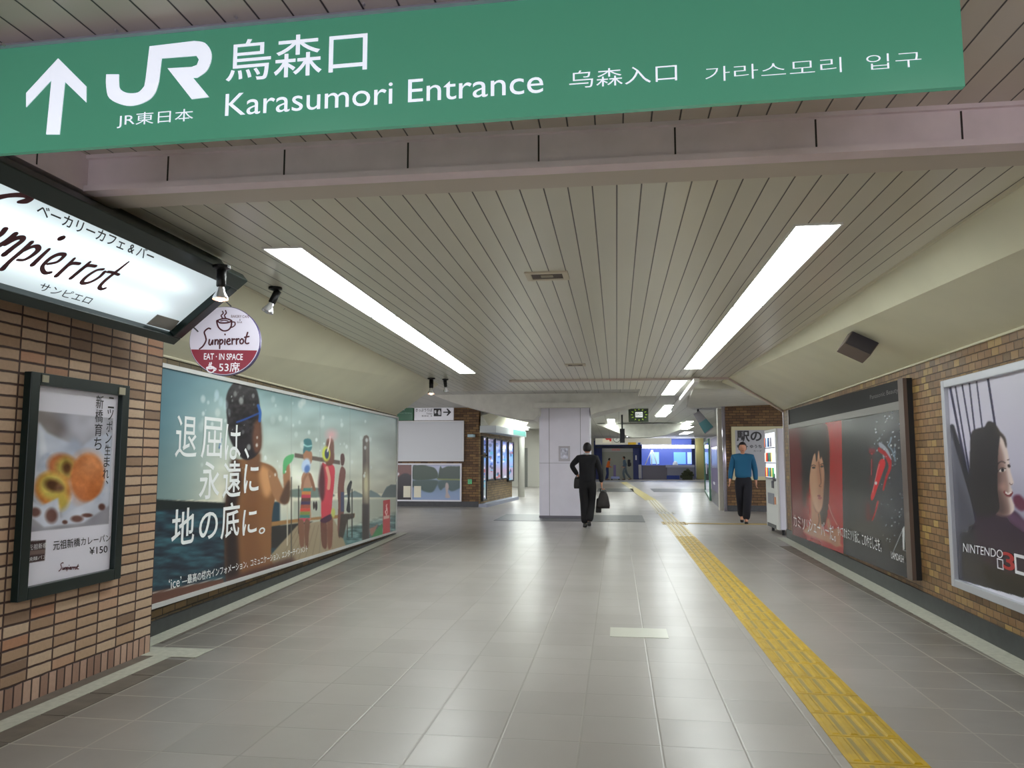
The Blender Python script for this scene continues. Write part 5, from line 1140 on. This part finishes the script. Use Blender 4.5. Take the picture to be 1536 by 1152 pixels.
# station board on the far right brick wall
c = yr(YR, 1098.5, 639.5, 1185, 720); PR_ = planeY(YR)
t = thing('information_board', 'cream framed board with large black station lettering on the far right brick wall', 'notice board', ((c[0] + c[2]) / 2, YR, c[1]))
MB().frame(PR_, c[0], c[1], c[2], c[3], .1, 0, .06).build('frame', mat('cream_frame', (206, 200, 160), .4), t); MB().pbox(PR_, c[0] + .08, c[1] + .08, c[2] - .08, c[3] - .08, 0, .03).build('panel', mat('board_grey', (176, 178, 184), .35), t)
tx('lettering', PR_, '駅の', (1105, 663), (1142, 646), .034, BLK, t, bold=.03); tx('lettering', PR_, '銀行・ゆうち', (1105, 672.5), (1142, 667), .034, BLK, t, bold=.02); tx('lettering', PR_, 'カード', (1130, 678), (1142, 675), .034, BLK, t)
# posts, ticket machines and glass door at the right
po = on_z(1083, 766); tag(MB().box((po.x - .055, po.y, 0), (po.x + .055, po.y + .25, 2.85)).build('door_post', mat('pale_post', (206, 202, 190), .4)), 'cream post left of the shiny steel post at the far right opening', 'post')
po2 = on_z(1089, 767); tag(MB().tube([(po2.x, po2.y, 0), (po2.x, po2.y, 2.95)], .05, None, 16).build('steel_post', mat('shiny_steel', (196, 192, 206), .18, .8), None, True), 'shiny steel post at the corner of the far right brick wall', 'post')
ma = on_z(1068, 752); mb_ = on_z(1080, 763); pm2 = Plane(ma, mb_ - ma); ml = (mb_ - ma).length
t = thing('bank_machine', 'tall purple machine standing in the far right opening', 'machine', tuple(ma))
MB().pbox(pm2, 0, 0.0, ml, 2.1, -.6, 0).build('cabinet', mat('machine_purple', (96, 86, 122), .35), t)
MB().pbox(pm2, ml * .15, 1.15, ml * .85, 1.8, 0, .01).build('screen', mat('machine_screen', (150, 156, 190), .15), t); MB().pbox(pm2, 0, 0.03, ml, .42, 0, .012).build('plinth', mat('machine_dark', (30, 30, 42), .3), t); MB().pbox(pm2, ml * .3, .62, ml * .5, .70, 0, .012).build('label_plate', WH, t)
ga_ = on_z(1059, 738); gb = on_z(1067, 751); pg = Plane(ga_, gb - ga_); gl = (gb - ga_).length
t = thing('glass_door', 'glass door in a green frame left of the purple machine', 'door', tuple(ga_))
MB().frame(pg, 0, 0, gl, 2.15, .1, 0, .06).build('frame', mat('green_frame', (70, 116, 92), .35), t); MB().pbox(pg, .1, .1, gl - .1, 2.05, .02, .03).build('pane', mat('glass_pane', (190, 206, 226), .05, trans=.6), t)
MB().tube([pg.pt(gl * .8, .9, .1), pg.pt(gl * .8, 1.3, .1)], .02, None, 8).build('handle', CORN, t)
q = [on_y(1040, 621, 24), on_y(1049, 616, 24), on_y(1070, 640, 24), on_y(1057, 650, 24)]
cp = MB().hull8([v + Vector((.1, .8, 0)) for v in q], q); t = thing('shop_canopy', 'slanting grey and teal canopy above the glass door', 'canopy', tuple(q[3]))
cp.build('canopy_panel', mat('canopy_grey', (140, 138, 142), .5), t); MB().tube([q[1] + Vector((0, .4, -.05)), Vector((q[1].x, q[1].y + .4, ZF))], .03, None, 8).build('bracket', DARK, t); q2 = [q[0].lerp(q[3], .5), q[1].lerp(q[2], .5), q[2], q[3]]
MB().hull8(q2, [v + Vector((-.01, -.03, 0)) for v in q2]).build('canopy_band', mat('canopy_teal', (84, 132, 136), .4), t)
yc = on_z(1046, 719); tag(MB().box((yc.x - .05, yc.y, .0), (yc.x + .5, yc.y + .6, ZF)).build('yellow_pillar', mat('yellow_tile', (190, 182, 120), .4)), 'pale yellow pillar at the right end of the far counter', 'pillar'); bpy.data.objects['yellow_pillar']['kind'] = 'thing'
# ------------------------------------------------------------------ the shops at the far end
YF = 57.0; PF = planeY(YF)
def fb(x0, y0, x1_, y1_, w0, w1, m, name, par):
    c = yr(YF, x0, y0, x1_, y1_); return MB().pbox(PF, c[0], max(c[1], 0), c[2], c[3], w0, w1).build(name, m, par)
c = yr(YF, 893, 654, 1007, 668)
t = thing('shop_fascia', 'long pale shop signboard with a clock at the far end of the concourse', 'sign', ((c[0] + c[2]) / 2, YF, c[1]))
fb(893, 655, 1007, 667, -.3, 0, mat('fascia_pale', (206, 204, 190), .4, emit=(206, 204, 190), strength=.25), 'sign_board', t)
fb(904, 656.5, 917, 664, 0, .03, mat('panel_cream', (226, 220, 196), .4, emit=(226, 220, 196), strength=.3), 'logo_panel', t); rc = mat('shop_red', (196, 52, 46), .4, emit=(196, 52, 46), strength=.3)
MB().prism(PF, pxpoly(PF, [(906.5, 657), (917, 656.5), (917, 662), (914.5, 662), (914, 659.5), (910, 660)]), .03, .05).build('red_logo', rc, t)
cc_ = PF.uv(925, 658.5); MB().tube([PF.pt(*cc_, 0), PF.pt(*cc_, .06)], .22, None, 24).build('clock_face', mat('clock_white', (214, 216, 206), .4, emit=(214, 216, 206), strength=.3), t)
MB().tube([PF.pt(cc_[0], cc_[1], .0), PF.pt(cc_[0], cc_[1], .04)], .26, None, 24).build('clock_rim', mat('clock_green', (70, 100, 60), .4), t)
h_ = MB(); stroke(h_, PF, [cc_, (cc_[0] + .1, cc_[1] + .12)], .03, .065); stroke(h_, PF, [cc_, (cc_[0] - .06, cc_[1] - .05)], .03, .065); h_.build('clock_hands', BLK, t)
fb(942, 663.5, 954, 667, 0, .04, mat('shop_yellow', (206, 168, 52), .4, emit=(206, 168, 52), strength=.25), 'yellow_panel', t); fb(957, 664, 960.5, 667, 0, .04, mat('shop_blue', (70, 110, 210), .4), 'blue_panel', t)
t = thing('shuttered_shop', 'closed shop with a pale shutter in a deep blue surround at the far end', 'shop front', (W0(930, 700, YF)[0], YF, 0))
NB = mat('navy_panel', (24, 40, 110), .4); fb(893, 669, 963, 672.5, 0, .1, mat('dark_navy', (20, 28, 60), .4), 'lintel', t); fb(950, 672, 958, 719, 0, .1, NB, 'side_panel', t); fb(893, 672.5, 903, 719, 0, .1, NB, 'side_panel', t)
fb(903, 672.5, 955, 678, 0, .06, mat('band_white', (190, 192, 186), .4), 'name_band', t); tx('lettering', PF, 'SALE 50%', (918, 675.6), (930, 673.2), .065, rc, t)
fb(903, 678, 950, 719, -.1, 0, mat('shutter_cream', (170, 172, 158), .5), 'shutter', t); fb(953, 683, 955, 690, .1, .12, WH, 'notice', t); fb(958, 697, 962, 717, 0, .3, mat('stand_white', (206, 204, 206), .4), 'stand', t)
t = thing('shop_counter', 'brightly lit blue shop with glass counters at the far end of the concourse', 'shop', (W0(1000, 700, YF)[0], YF, 0))
BLU = mat('blue_interior', (70, 88, 160), .4, emit=(78, 98, 186), strength=.4)
c = yr(YF, 964, 658, 1040, 719); MB().pbox(PF, c[0], 0, c[2], ZF - .02, -1.6, -1.5).build('back_wall', BLU, t)
fb(963.5, 667.6, 1041, 672.5, -.1, 0, mat('shop_lamps', (255, 255, 255), .4, emit=(244, 246, 255), strength=9), 'light_box', t)
fb(963.5, 698, 1000, 719, -.6, .4, mat('counter_mauve', (112, 108, 122), .2), 'counter', t); fb(1000, 701, 1041, 719, -.6, .4, mat('counter_grey', (150, 152, 172), .2), 'counter', t); fb(998, 697.5, 1041, 701, -.6, .45, mat('counter_top', (196, 200, 226), .2), 'counter_top', t)
fb(999.5, 713, 1018.5, 718.5, .4, .42, mat('plinth_blue', (30, 62, 160), .4), 'blue_plinth', t)
for x0, x1_, cc2 in ((1013, 1031, (110, 170, 236)), (977, 990, (150, 190, 226)), (1034, 1040, (170, 200, 240))): fb(x0, 678, x1_, 696, -1.48, -1.4, mat('poster_%d' % x0, cc2, .4, emit=cc2, strength=.55), 'wall_poster', t)
for a, b in (((978, 675), (968, 697)), ((979, 675), (986, 697)), ((978, 677), (978, 697))):
    MB().tube([PF.pt(*PF.uv(*a), -.4), PF.pt(*PF.uv(*b), -.4)], .035, None, 8).build('display_rod', WF, t)
cb = on_y(1013, 697.5, YF + .1); MB().ball((cb.x, YF - .0 + .1, cb.z), (.2, .2, .3), None, 14, 8).build('counter_dome', mat('dome_white', (226, 236, 244), .2), t, True)
g_ = MB(); rd = random.Random(3)
for _ in range(60):
    x = rd.uniform(1022, 1039); y = rd.uniform(704 + abs(x - 1031) * .7, 716); q = on_y(x, y, YF - .8); g_.ball(q, (.12, .1, .08), None, 6, 4)
g_.box((on_y(1031, 716, YF - .8).x - .35, YF - .95, 0), (on_y(1031, 716, YF - .8).x + .35, YF - .65, .2))
tag(g_.build('potted_shrub', mat('shrub_green', (60, 66, 44), .7)), 'dark green bushy plant in front of the far counter', 'plant')
ca = on_y(905, 650, 50); 
struct('wall_end', MB().box((-16, 63.5, 0), (16, 64, ZF)), mat('end_wall', (70, 84, 130), .6)); struct('wall_end_left', MB().box((-9, YF - .3, 0), (W0(891, 700, YF)[0], YF, ZF)), PALE)
struct('wall_hall_right', MB().box((W0(1046, 700, 55)[0] + .9, 30, 0), (W0(1046, 700, 55)[0] + 1.2, 60, ZF)), PALE)
struct('trim_14', MB().box((-3, 50.8, .001), (6, 51.5, .01)), mat('blue_grey_threshold', (120, 134, 170), .4))
# ================================================================== VENDING MACHINE
vx = on_z(1168, 803).x; vy0 = 15.02; vy1 = 16.15; vz0 = 0.10
vz1 = on_y(1168, 642.5, vy0).z
PV = Plane((vx, 0, 0), (0, -1, 0))
t = thing('vending_machine', 'white drinks vending machine behind the end of the right wall', 'vending machine', (vx + .4, (vy0 + vy1) / 2, 0))
VW = mat('vending_white', (214, 214, 226), .3)
MB().box((vx + .03, vy0, vz0), (vx + .78, vy1, vz1)).build('cabinet', VW, t, bevel=.015)
MB().pbox(PV, -vy1, vz0, -vy0, vz1, -.03, .0).build('front_panel', mat('vending_front', (206, 208, 206), .3), t)
def vb(u0, v0, u1, v1, w0, w1, m, name): return MB().pbox(PV, -vy1 + u0, v0, -vy1 + u1, v1, w0, w1).build(name, m, t)
H = vz1
vb(.12, H - .95, 1.01, H - .07, 0, .006, mat('lit_window', (236, 240, 250), .15, emit=(232, 238, 255), strength=1.1), 'display_window')
cols_ = [(200, 60, 50), (240, 220, 120), (70, 130, 180), (90, 160, 110), (230, 120, 60), (240, 240, 240), (60, 60, 90)]; rd = random.Random(5)
for r in range(3):
    zb = H - .34 - r * .29
    for k in range(8):
        yy = -vy1 + .18 + k * .10; ct = MB().tube([PV.pt(yy, zb, .012), PV.pt(yy, zb + .17, .012), PV.pt(yy, zb + .18, .012)], [.028, .028, .02], None, 10)
        cm_ = rd.choice(cols_); ct.build('drink_can', mat('can_%d_%d_%d' % cm_, cm_, .3, emit=cm_, strength=.5), t, True)
    vb(.12, zb - .03, 1.01, zb - .01, 0, .03, mat('shelf_grey', (120, 120, 130), .4), 'shelf')
vb(.74, 1.0, .98, 1.14, 0, .01, mat('coin_panel', (60, 62, 70), .3), 'coin_panel'); vb(.60, .86, .80, 1.0, 0, .008, mat('pic_dark', (70, 70, 84), .3), 'sticker')
vb(.22, .55, .80, .76, 0, .012, mat('tray_grey', (120, 124, 138), .3), 'delivery_flap'); vb(.84, .56, .95, .70, 0, .01, mat('orange_label', (206, 130, 80), .4), 'price_label')
MB().pbox(PV, -vy1 + .1, .1, -vy1 + .9, .17, 0, .01).build('kick_plate', mat('kick_dark', (56, 58, 64), .4), t)
for yy in (vy0 + .08, vy1 - .08):
    for xx in (vx + .1, vx + .7): MB().tube([(xx, yy, 0), (xx, yy, vz0)], .03, None, 8).build('foot', DARK, t)
# ================================================================== PEOPLE
def skinned(nodes, edges, lvl=2):
    me = bpy.data.meshes.new('skin_tmp'); me.from_pydata([n[0] for n in nodes], edges, []); ob = bpy.data.objects.new('skin_tmp', me); COL.objects.link(ob)
    md = ob.modifiers.new('s', 'SKIN'); md.use_smooth_shade = True
    for i, (v, n) in enumerate(zip(me.skin_vertices[0].data, nodes)):
        r = n[1] if isinstance(n[1], tuple) else (n[1], n[1]); v.radius = r; v.use_root = (i == 0)
    sb = ob.modifiers.new('u', 'SUBSURF'); sb.levels = lvl; sb.render_levels = lvl
    bpy.context.view_layer.update()
    m2 = bpy.data.meshes.new_from_object(ob.evaluated_get(bpy.context.evaluated_depsgraph_get()))
    V = [tuple(v.co) for v in m2.vertices]; F_ = [tuple(p.vertices) for p in m2.polygons]
    bpy.data.objects.remove(ob); bpy.data.meshes.remove(me); bpy.data.meshes.remove(m2)
    return V, F_
def person(label, loc, head, k, J, cols, fingers=True, group=None, hair=True, lean=(0, 0)):
    """J: joints in body axes (x right, y forward, z up) for a 1.75 m figure; head: heading angle; k: scale"""
    t = thing('person', label, 'person', loc, group)
    rot = Matrix.Rotation(head, 3, 'Z')
    def T(V): return [tuple(Vector(loc) + rot @ (Vector(v) * k)) for v in V]
    def put(name, V, F_, m, smooth=True):
        return MB().add(T(V), F_, m).build(name, m, t, smooth)
    lx, ly = lean
    def up(z, f): return (lx * f, ly * f, z)
    P = up(.95, 0); Wt = up(1.10, .3); Ch = up(1.33, .75); Nk = up(1.49, 1.0); Hd = (lx * 1.15, ly * 1.15 + .02, 1.62)
    N = []; E = []
    def nd(p, r, par=None):
        N.append((p, r));
        if par is not None: E.append((par, len(N) - 1))
        return len(N) - 1
    p = nd(P, (.13, .10)); w = nd(Wt, (.12, .09), p); c = nd(Ch, (.13, .085), w); n = nd(Nk, .05, c); h0 = nd((Nk[0], Nk[1] + .01, 1.545), .055, n)
    for s_ in ('L', 'R'):
        g = -1 if s_ == 'L' else 1
        sh_ = nd((Ch[0] + g * .17, Ch[1], 1.42), .055, c); el = nd(J['el' + s_], .042, sh_); wr = nd(J['wr' + s_], .027, el)
        d = (Vector(J['wr' + s_]) - Vector(J['el' + s_])).normalized(); d = Vector(J.get('hd' + s_, d)).normalized()
        pm = nd(tuple(Vector(J['wr' + s_]) + d * .05), (.035, .018), wr); nd(tuple(Vector(J['wr' + s_]) + d * .09), (.036, .016), pm)
        hp = nd((g * .09, 0, .90), .085, p); kn = nd(J['kn' + s_], .058, hp); an = nd(J['an' + s_], .04, kn); nd((J['an' + s_][0], J['an' + s_][1] + .12, J['an' + s_][2] - .06 + J.get('toe' + s_, 0)), .035, an)
    V, F_ = skinned(N, E)
    body = MB().add(T(V), F_)
    # head with nose, ears, chin
    Hc = Vector(Hd); hb = MB(); hb.ball(Hc, (.079, .098, .118), None, 18, 13); hv = []
    for v in hb.v:
        q = Vector(v) - Hc
        if q.z < -.02: q.x *= 1 - .9 * (-q.z - .02) / .11 * .45; q.y = q.y * (1 - .12) + .008
        if q.y > .07 and abs(q.x) < .02 and -.035 < q.z < .02: q.y += .016
        hv.append(tuple(Hc + q))
    body.add(T(hv), hb.f)
    for g in (-1, 1):
        e_ = MB().ball(Hc + Vector((g * .078, -.005, -.01)), (.012, .02, .03), None, 8, 6); body.add(T(e_.v), e_.f)
    if fingers:
        for s_ in ('L', 'R'):
            g = -1 if s_ == 'L' else 1; wv = Vector(J['wr' + s_]); d = (wv - Vector(J['el' + s_])).normalized(); d = Vector(J.get('hd' + s_, d)).normalized()
            side = d.cross(Vector((1, 0, 0))).normalized() if abs(d.x) < .9 else Vector((0, 1, 0)); palm = d.cross(side).normalized() * g
            curl = J.get('curl' + s_, .35)
            for i_, (o_, L_) in enumerate(((-.028, .062), (-.010, .074), (.010, .070), (.028, .054))):
                a = wv + d * .095 + side * o_; b = a + d * L_ * .45 - palm * L_ * .2 * curl; c3 = b + d * L_ * .30 * (1 - curl) - palm * L_ * .45 * curl; d3 = c3 + d * L_ * .22 * (1 - 2 * curl) - palm * L_ * .3 * curl
                f_ = MB().tube([a - d * .02, a, b, c3, d3], [.009, .009, .0085, .008, .006], None, 8); body.add(T(f_.v), f_.f)
            a = wv + d * .03 - side * .028; f_ = MB().tube([a, a - side * .025 + d * .02, a - side * .035 + d * .05], [.011, .010, .007], None, 8); body.add(T(f_.v), f_.f)
    skin_m = mat('skin_' + cols.get('skin', 'a'), cols.get('skinc', (196, 140, 112)), .5)
    body.build('body', skin_m, t, True)
    # trousers
    N.clear(); E.clear(); p = nd(P, (.155, .12)); nd(up(1.06, .2), (.145, .105), p)
    for s_ in ('L', 'R'):
        g = -1 if s_ == 'L' else 1; hp = nd((g * .09, 0, .86), .115, p); kn = nd(J['kn' + s_], .095, hp); nd((J['an' + s_][0], J['an' + s_][1] - .01, J['an' + s_][2] - .03), .085, kn)
    V, F_ = skinned(N, E); put('trousers', V, F_, mat('cloth_%d_%d_%d' % cols['trousers'], cols['trousers'], .85))
    # jacket or shirt
    N.clear(); E.clear(); b0 = nd(up(.84 if cols.get('long', True) else .93, -.05), (.20, .145)); w = nd(up(1.08, .3), (.185, .13), b0); c = nd((Ch[0], Ch[1], 1.32), (.20, .14), w)
    c2 = nd((Ch[0], Ch[1], 1.42), (.17, .115), c); nd((Nk[0], Nk[1] - .005, 1.515), .072, c2)
    for s_ in ('L', 'R'):
        g = -1 if s_ == 'L' else 1; sh_ = nd((Ch[0] + g * .185, Ch[1], 1.42), .078, c2); el = nd(J['el' + s_], .064, sh_); nd(tuple(Vector(J['el' + s_]).lerp(Vector(J['wr' + s_]), .93)), .048, el)
    V, F_ = skinned(N, E); put('jacket' if cols.get('long', True) else 'shirt', V, F_, mat('cloth_%d_%d_%d' % cols['top'], cols['top'], .85))
    if cols.get('long', True):
        col_ = MB().tube([(Nk[0], Nk[1] - .005, 1.50), (Nk[0], Nk[1] - .005, 1.535)], [.082, .070], None, 18, False); put('collar', col_.v, col_.f, mat('collar_white', (190, 190, 196), .8))
    # shoes
    for s_ in ('L', 'R'):
        a = Vector(J['an' + s_]); tz = J.get('toe' + s_, 0)
        sb = MB().hull8([a + Vector((-.045, -.07, -.09)), a + Vector((.045, -.07, -.09)), a + Vector((.045, .19, -.09 + tz)), a + Vector((-.045, .19, -.09 + tz))],
                        [a + Vector((-.035, -.06, 0)), a + Vector((.035, -.06, 0)), a + Vector((.03, .15, -.045 + tz)), a + Vector((-.03, .15, -.045 + tz))])
        o = put('shoe', sb.v, sb.f, mat('shoe_leather', (20, 18, 18), .3)); b = o.modifiers.new('b', 'BEVEL'); b.width = .02; b.segments = 2
    # hair
    hm = MB().ball(Hc + Vector((0, -.014, .022)), (.091, .104, .114), None, 18, 11); fv = []
    for v in hm.v:
        q = Vector(v) - Hc
        if q.y > .03 and q.z < .06: q.y = .03 + (q.y - .03) * .1; q.x *= .9
        if q.z < -.05: q.z = -.05 + (q.z + .05) * .3
        fv.append(tuple(Hc + q))
    put('hair', fv, hm.f, mat('hair_dark', cols.get('hair', (22, 18, 18)), .6))
    em_ = MB();
    for g in (-1, 1): em_.ball(Hc + Vector((g * .03, .082, .004)), (.012, .006, .007), None, 8, 5)
    o = MB().add(T(em_.v), em_.f).build('eyes', mat('eye_dark', (30, 24, 22), .3), t, True)
    mo = MB().ball(Hc + Vector((0, .088, -.055)), (.022, .006, .006), None, 8, 5); MB().add(T(mo.v), mo.f).build('mouth', mat('lip', (150, 82, 76), .5), t, True)
    return t, (lambda v: Vector(loc) + rot @ (Vector(v) * k))
PA = on_z(882, 790.5)
JA = dict(elL=(-.33, -.05, 1.27), wrL=(-.20, .03, 1.06), hdL=(.3, .5, -.8), elR=(.27, -.03, 1.14), wrR=(.29, .02, .90), hdR=(.05, .05, -1), curlR=.9, curlL=.6,
          knL=(-.07, .02, .50), anL=(-.06, -.03, .09), knR=(.07, .10, .52), anR=(.03, -.12, .14), toeR=-.045)
ta_, TA = person('person in a black suit walking away beside the white column, holding a dark bag', tuple(PA), 0.0, 1.01, JA, dict(top=(20, 20, 26), trousers=(18, 18, 22)), True)
def soft_bag(name, label, c, sx, sy, sz, m, handle, taper=.75):
    t = thing(name, label, 'bag', (c.x, c.y, c.z - sz / 2))
    b = MB(); n = 16; V = []
    for j in range(7):
        f = j / 6; z = c.z - sz / 2 + sz * f; w = (1 - (1 - taper) * f) * (1 - .25 * (abs(f - .45) * 2) ** 4)
        for i in range(n):
            a = 2 * math.pi * i / n; ca, sa = math.cos(a), math.sin(a)
            V.append((c.x + sx / 2 * w * math.copysign(abs(ca) ** .55, ca), c.y + sy / 2 * w * math.copysign(abs(sa) ** .55, sa), z))
    F_ = [(j * n + i, j * n + (i + 1) % n, (j + 1) * n + (i + 1) % n, (j + 1) * n + i) for j in range(6) for i in range(n)] + [tuple(range(n))[::-1], tuple(6 * n + i for i in range(n))]
    b.add(V, F_).build('bag_body', m, t, True)
    MB().tube([Vector((c.x - sx * .22, c.y, c.z + sz / 2 - .01)), handle + Vector((-.03, 0, -.01)), handle + Vector((.03, 0, -.01)), Vector((c.x + sx * .22, c.y, c.z + sz / 2 - .01))], .009, None, 8).build('handle', m, t, True)
    return t
hr = TA((.295, .025, .80)); BAGM = mat('bag_brown_black', (38, 34, 32), .5, noise=.3, nscale=12)
soft_bag('handbag', 'dark soft bag hanging from the right hand of the person in black', hr + Vector((.03, 0, -.24)), .30, .12, .36, BAGM, hr, .55)
cb_ = TA((.20, .06, .0)); cz_ = TA((.22, .03, .45))
cl = MB(); cl.hull8([cz_ + Vector((-.06, -.02, -.16)), cz_ + Vector((.06, -.02, -.16)), cz_ + Vector((.06, .03, -.16)), cz_ + Vector((-.06, .03, -.16))], [cz_ + Vector((-.04, -.02, .14)), cz_ + Vector((.06, -.02, .16)), cz_ + Vector((.06, .02, .16)), cz_ + Vector((-.04, .02, .14))])
o = cl.build('folded_umbrella_pouch', mat('pouch_dark', (30, 28, 30), .7), None, bevel=.02); tag(o, 'small dark pouch hanging in front of the soft bag of the person in black', 'pouch')
hl = TA((-.215, .02, .93)); soft_bag('shoulder_bag', 'small black bag at the left hip of the person in black', hl + Vector((0, 0, -.02)), .16, .09, .24, mat('bag_black', (16, 16, 18), .5), hl + Vector((.03, 0, .16)), .8)
PBp = on_z(1117, 785)
JB = dict(elL=(-.25, -.06, 1.14), wrL=(-.26, -.02, .90), elR=(.25, -.02, 1.14), wrR=(.28, .10, .92), knL=(-.07, .10, .52), anL=(-.03, .06, .09), knR=(.07, -.02, .50), anR=(.05, -.22, .16), toeR=-.06)
person('person in a blue shirt and black trousers walking in front of the station board', tuple(PBp), math.pi - .12, 1.03, JB, dict(top=(28, 92, 128), trousers=(22, 22, 32), long=False, hair=(60, 48, 44)), True)
q = on_y(911, 719, 55.2)
JC = dict(elL=(-.22, .12, 1.08), wrL=(-.15, .34, 1.02), elR=(.22, .12, 1.08), wrR=(.15, .34, 1.02), knL=(-.08, .05, .5), anL=(-.08, 0, .09), knR=(.08, .02, .5), anR=(.08, -.1, .09))
person('person in an orange top bending forward in front of the pale shutter', (q.x, 55.2, 0), -math.pi / 2, .88, JC, dict(top=(222, 112, 44), trousers=(40, 52, 100), long=False), False, lean=(0, .16))
q = on_y(938, 719, 55.2)
JD = dict(elL=(-.22, -.1, 1.12), wrL=(-.2, .06, .95), elR=(.22, .05, 1.12), wrR=(.2, .2, .98), knL=(-.08, .14, .52), anL=(-.08, .06, .09), knR=(.08, -.10, .50), anR=(.08, -.38, .14), toeR=-.06)
td, TD = person('person in blue grey clothes walking left in front of the pale shutter, carrying a backpack', (q.x, 55.2, 0), math.pi / 2, .95, JD, dict(top=(84, 104, 120), trousers=(92, 104, 112), long=False), False, lean=(0, .06))
c = TD((0, -.29, 1.25)); t = thing('backpack', 'black backpack on the back of the person in blue grey clothes', 'backpack', (c.x, c.y, c.z - .25))
BP_ = mat('backpack_black', (24, 24, 28), .6); MB().box((c.x - .10, c.y - .15, c.z - .25), (c.x + .10, c.y + .15, c.z + .25)).build('pack_body', BP_, t, bevel=.05); MB().box((c.x + .09, c.y - .11, c.z - .20), (c.x + .15, c.y + .11, c.z + .02)).build('pocket', BP_, t, bevel=.02)
q = on_y(922, 719, 55.0); t = thing('cleaning_cart', 'small purple and blue cart between the two people at the far shutter', 'cart', (q.x, 55, 0))
MB().box((q.x - .25, 54.8, .08), (q.x + .35, 55.2, .25)).build('base', mat('cart_blue', (150, 160, 210), .4), t); MB().box((q.x - .08, 54.95, .25), (q.x + .1, 55.1, 1.05)).build('upright', mat('cart_purple', (110, 96, 140), .4), t)
for dx in (-.2, .3):
    MB().tube([(q.x + dx, 54.85, .05), (q.x + dx, 54.9, .05)], .05, None, 12).build('wheel', DARK, t)
    MB().tube([(q.x + dx, 55.1, .05), (q.x + dx, 55.15, .05)], .05, None, 12).build('wheel', DARK, t)
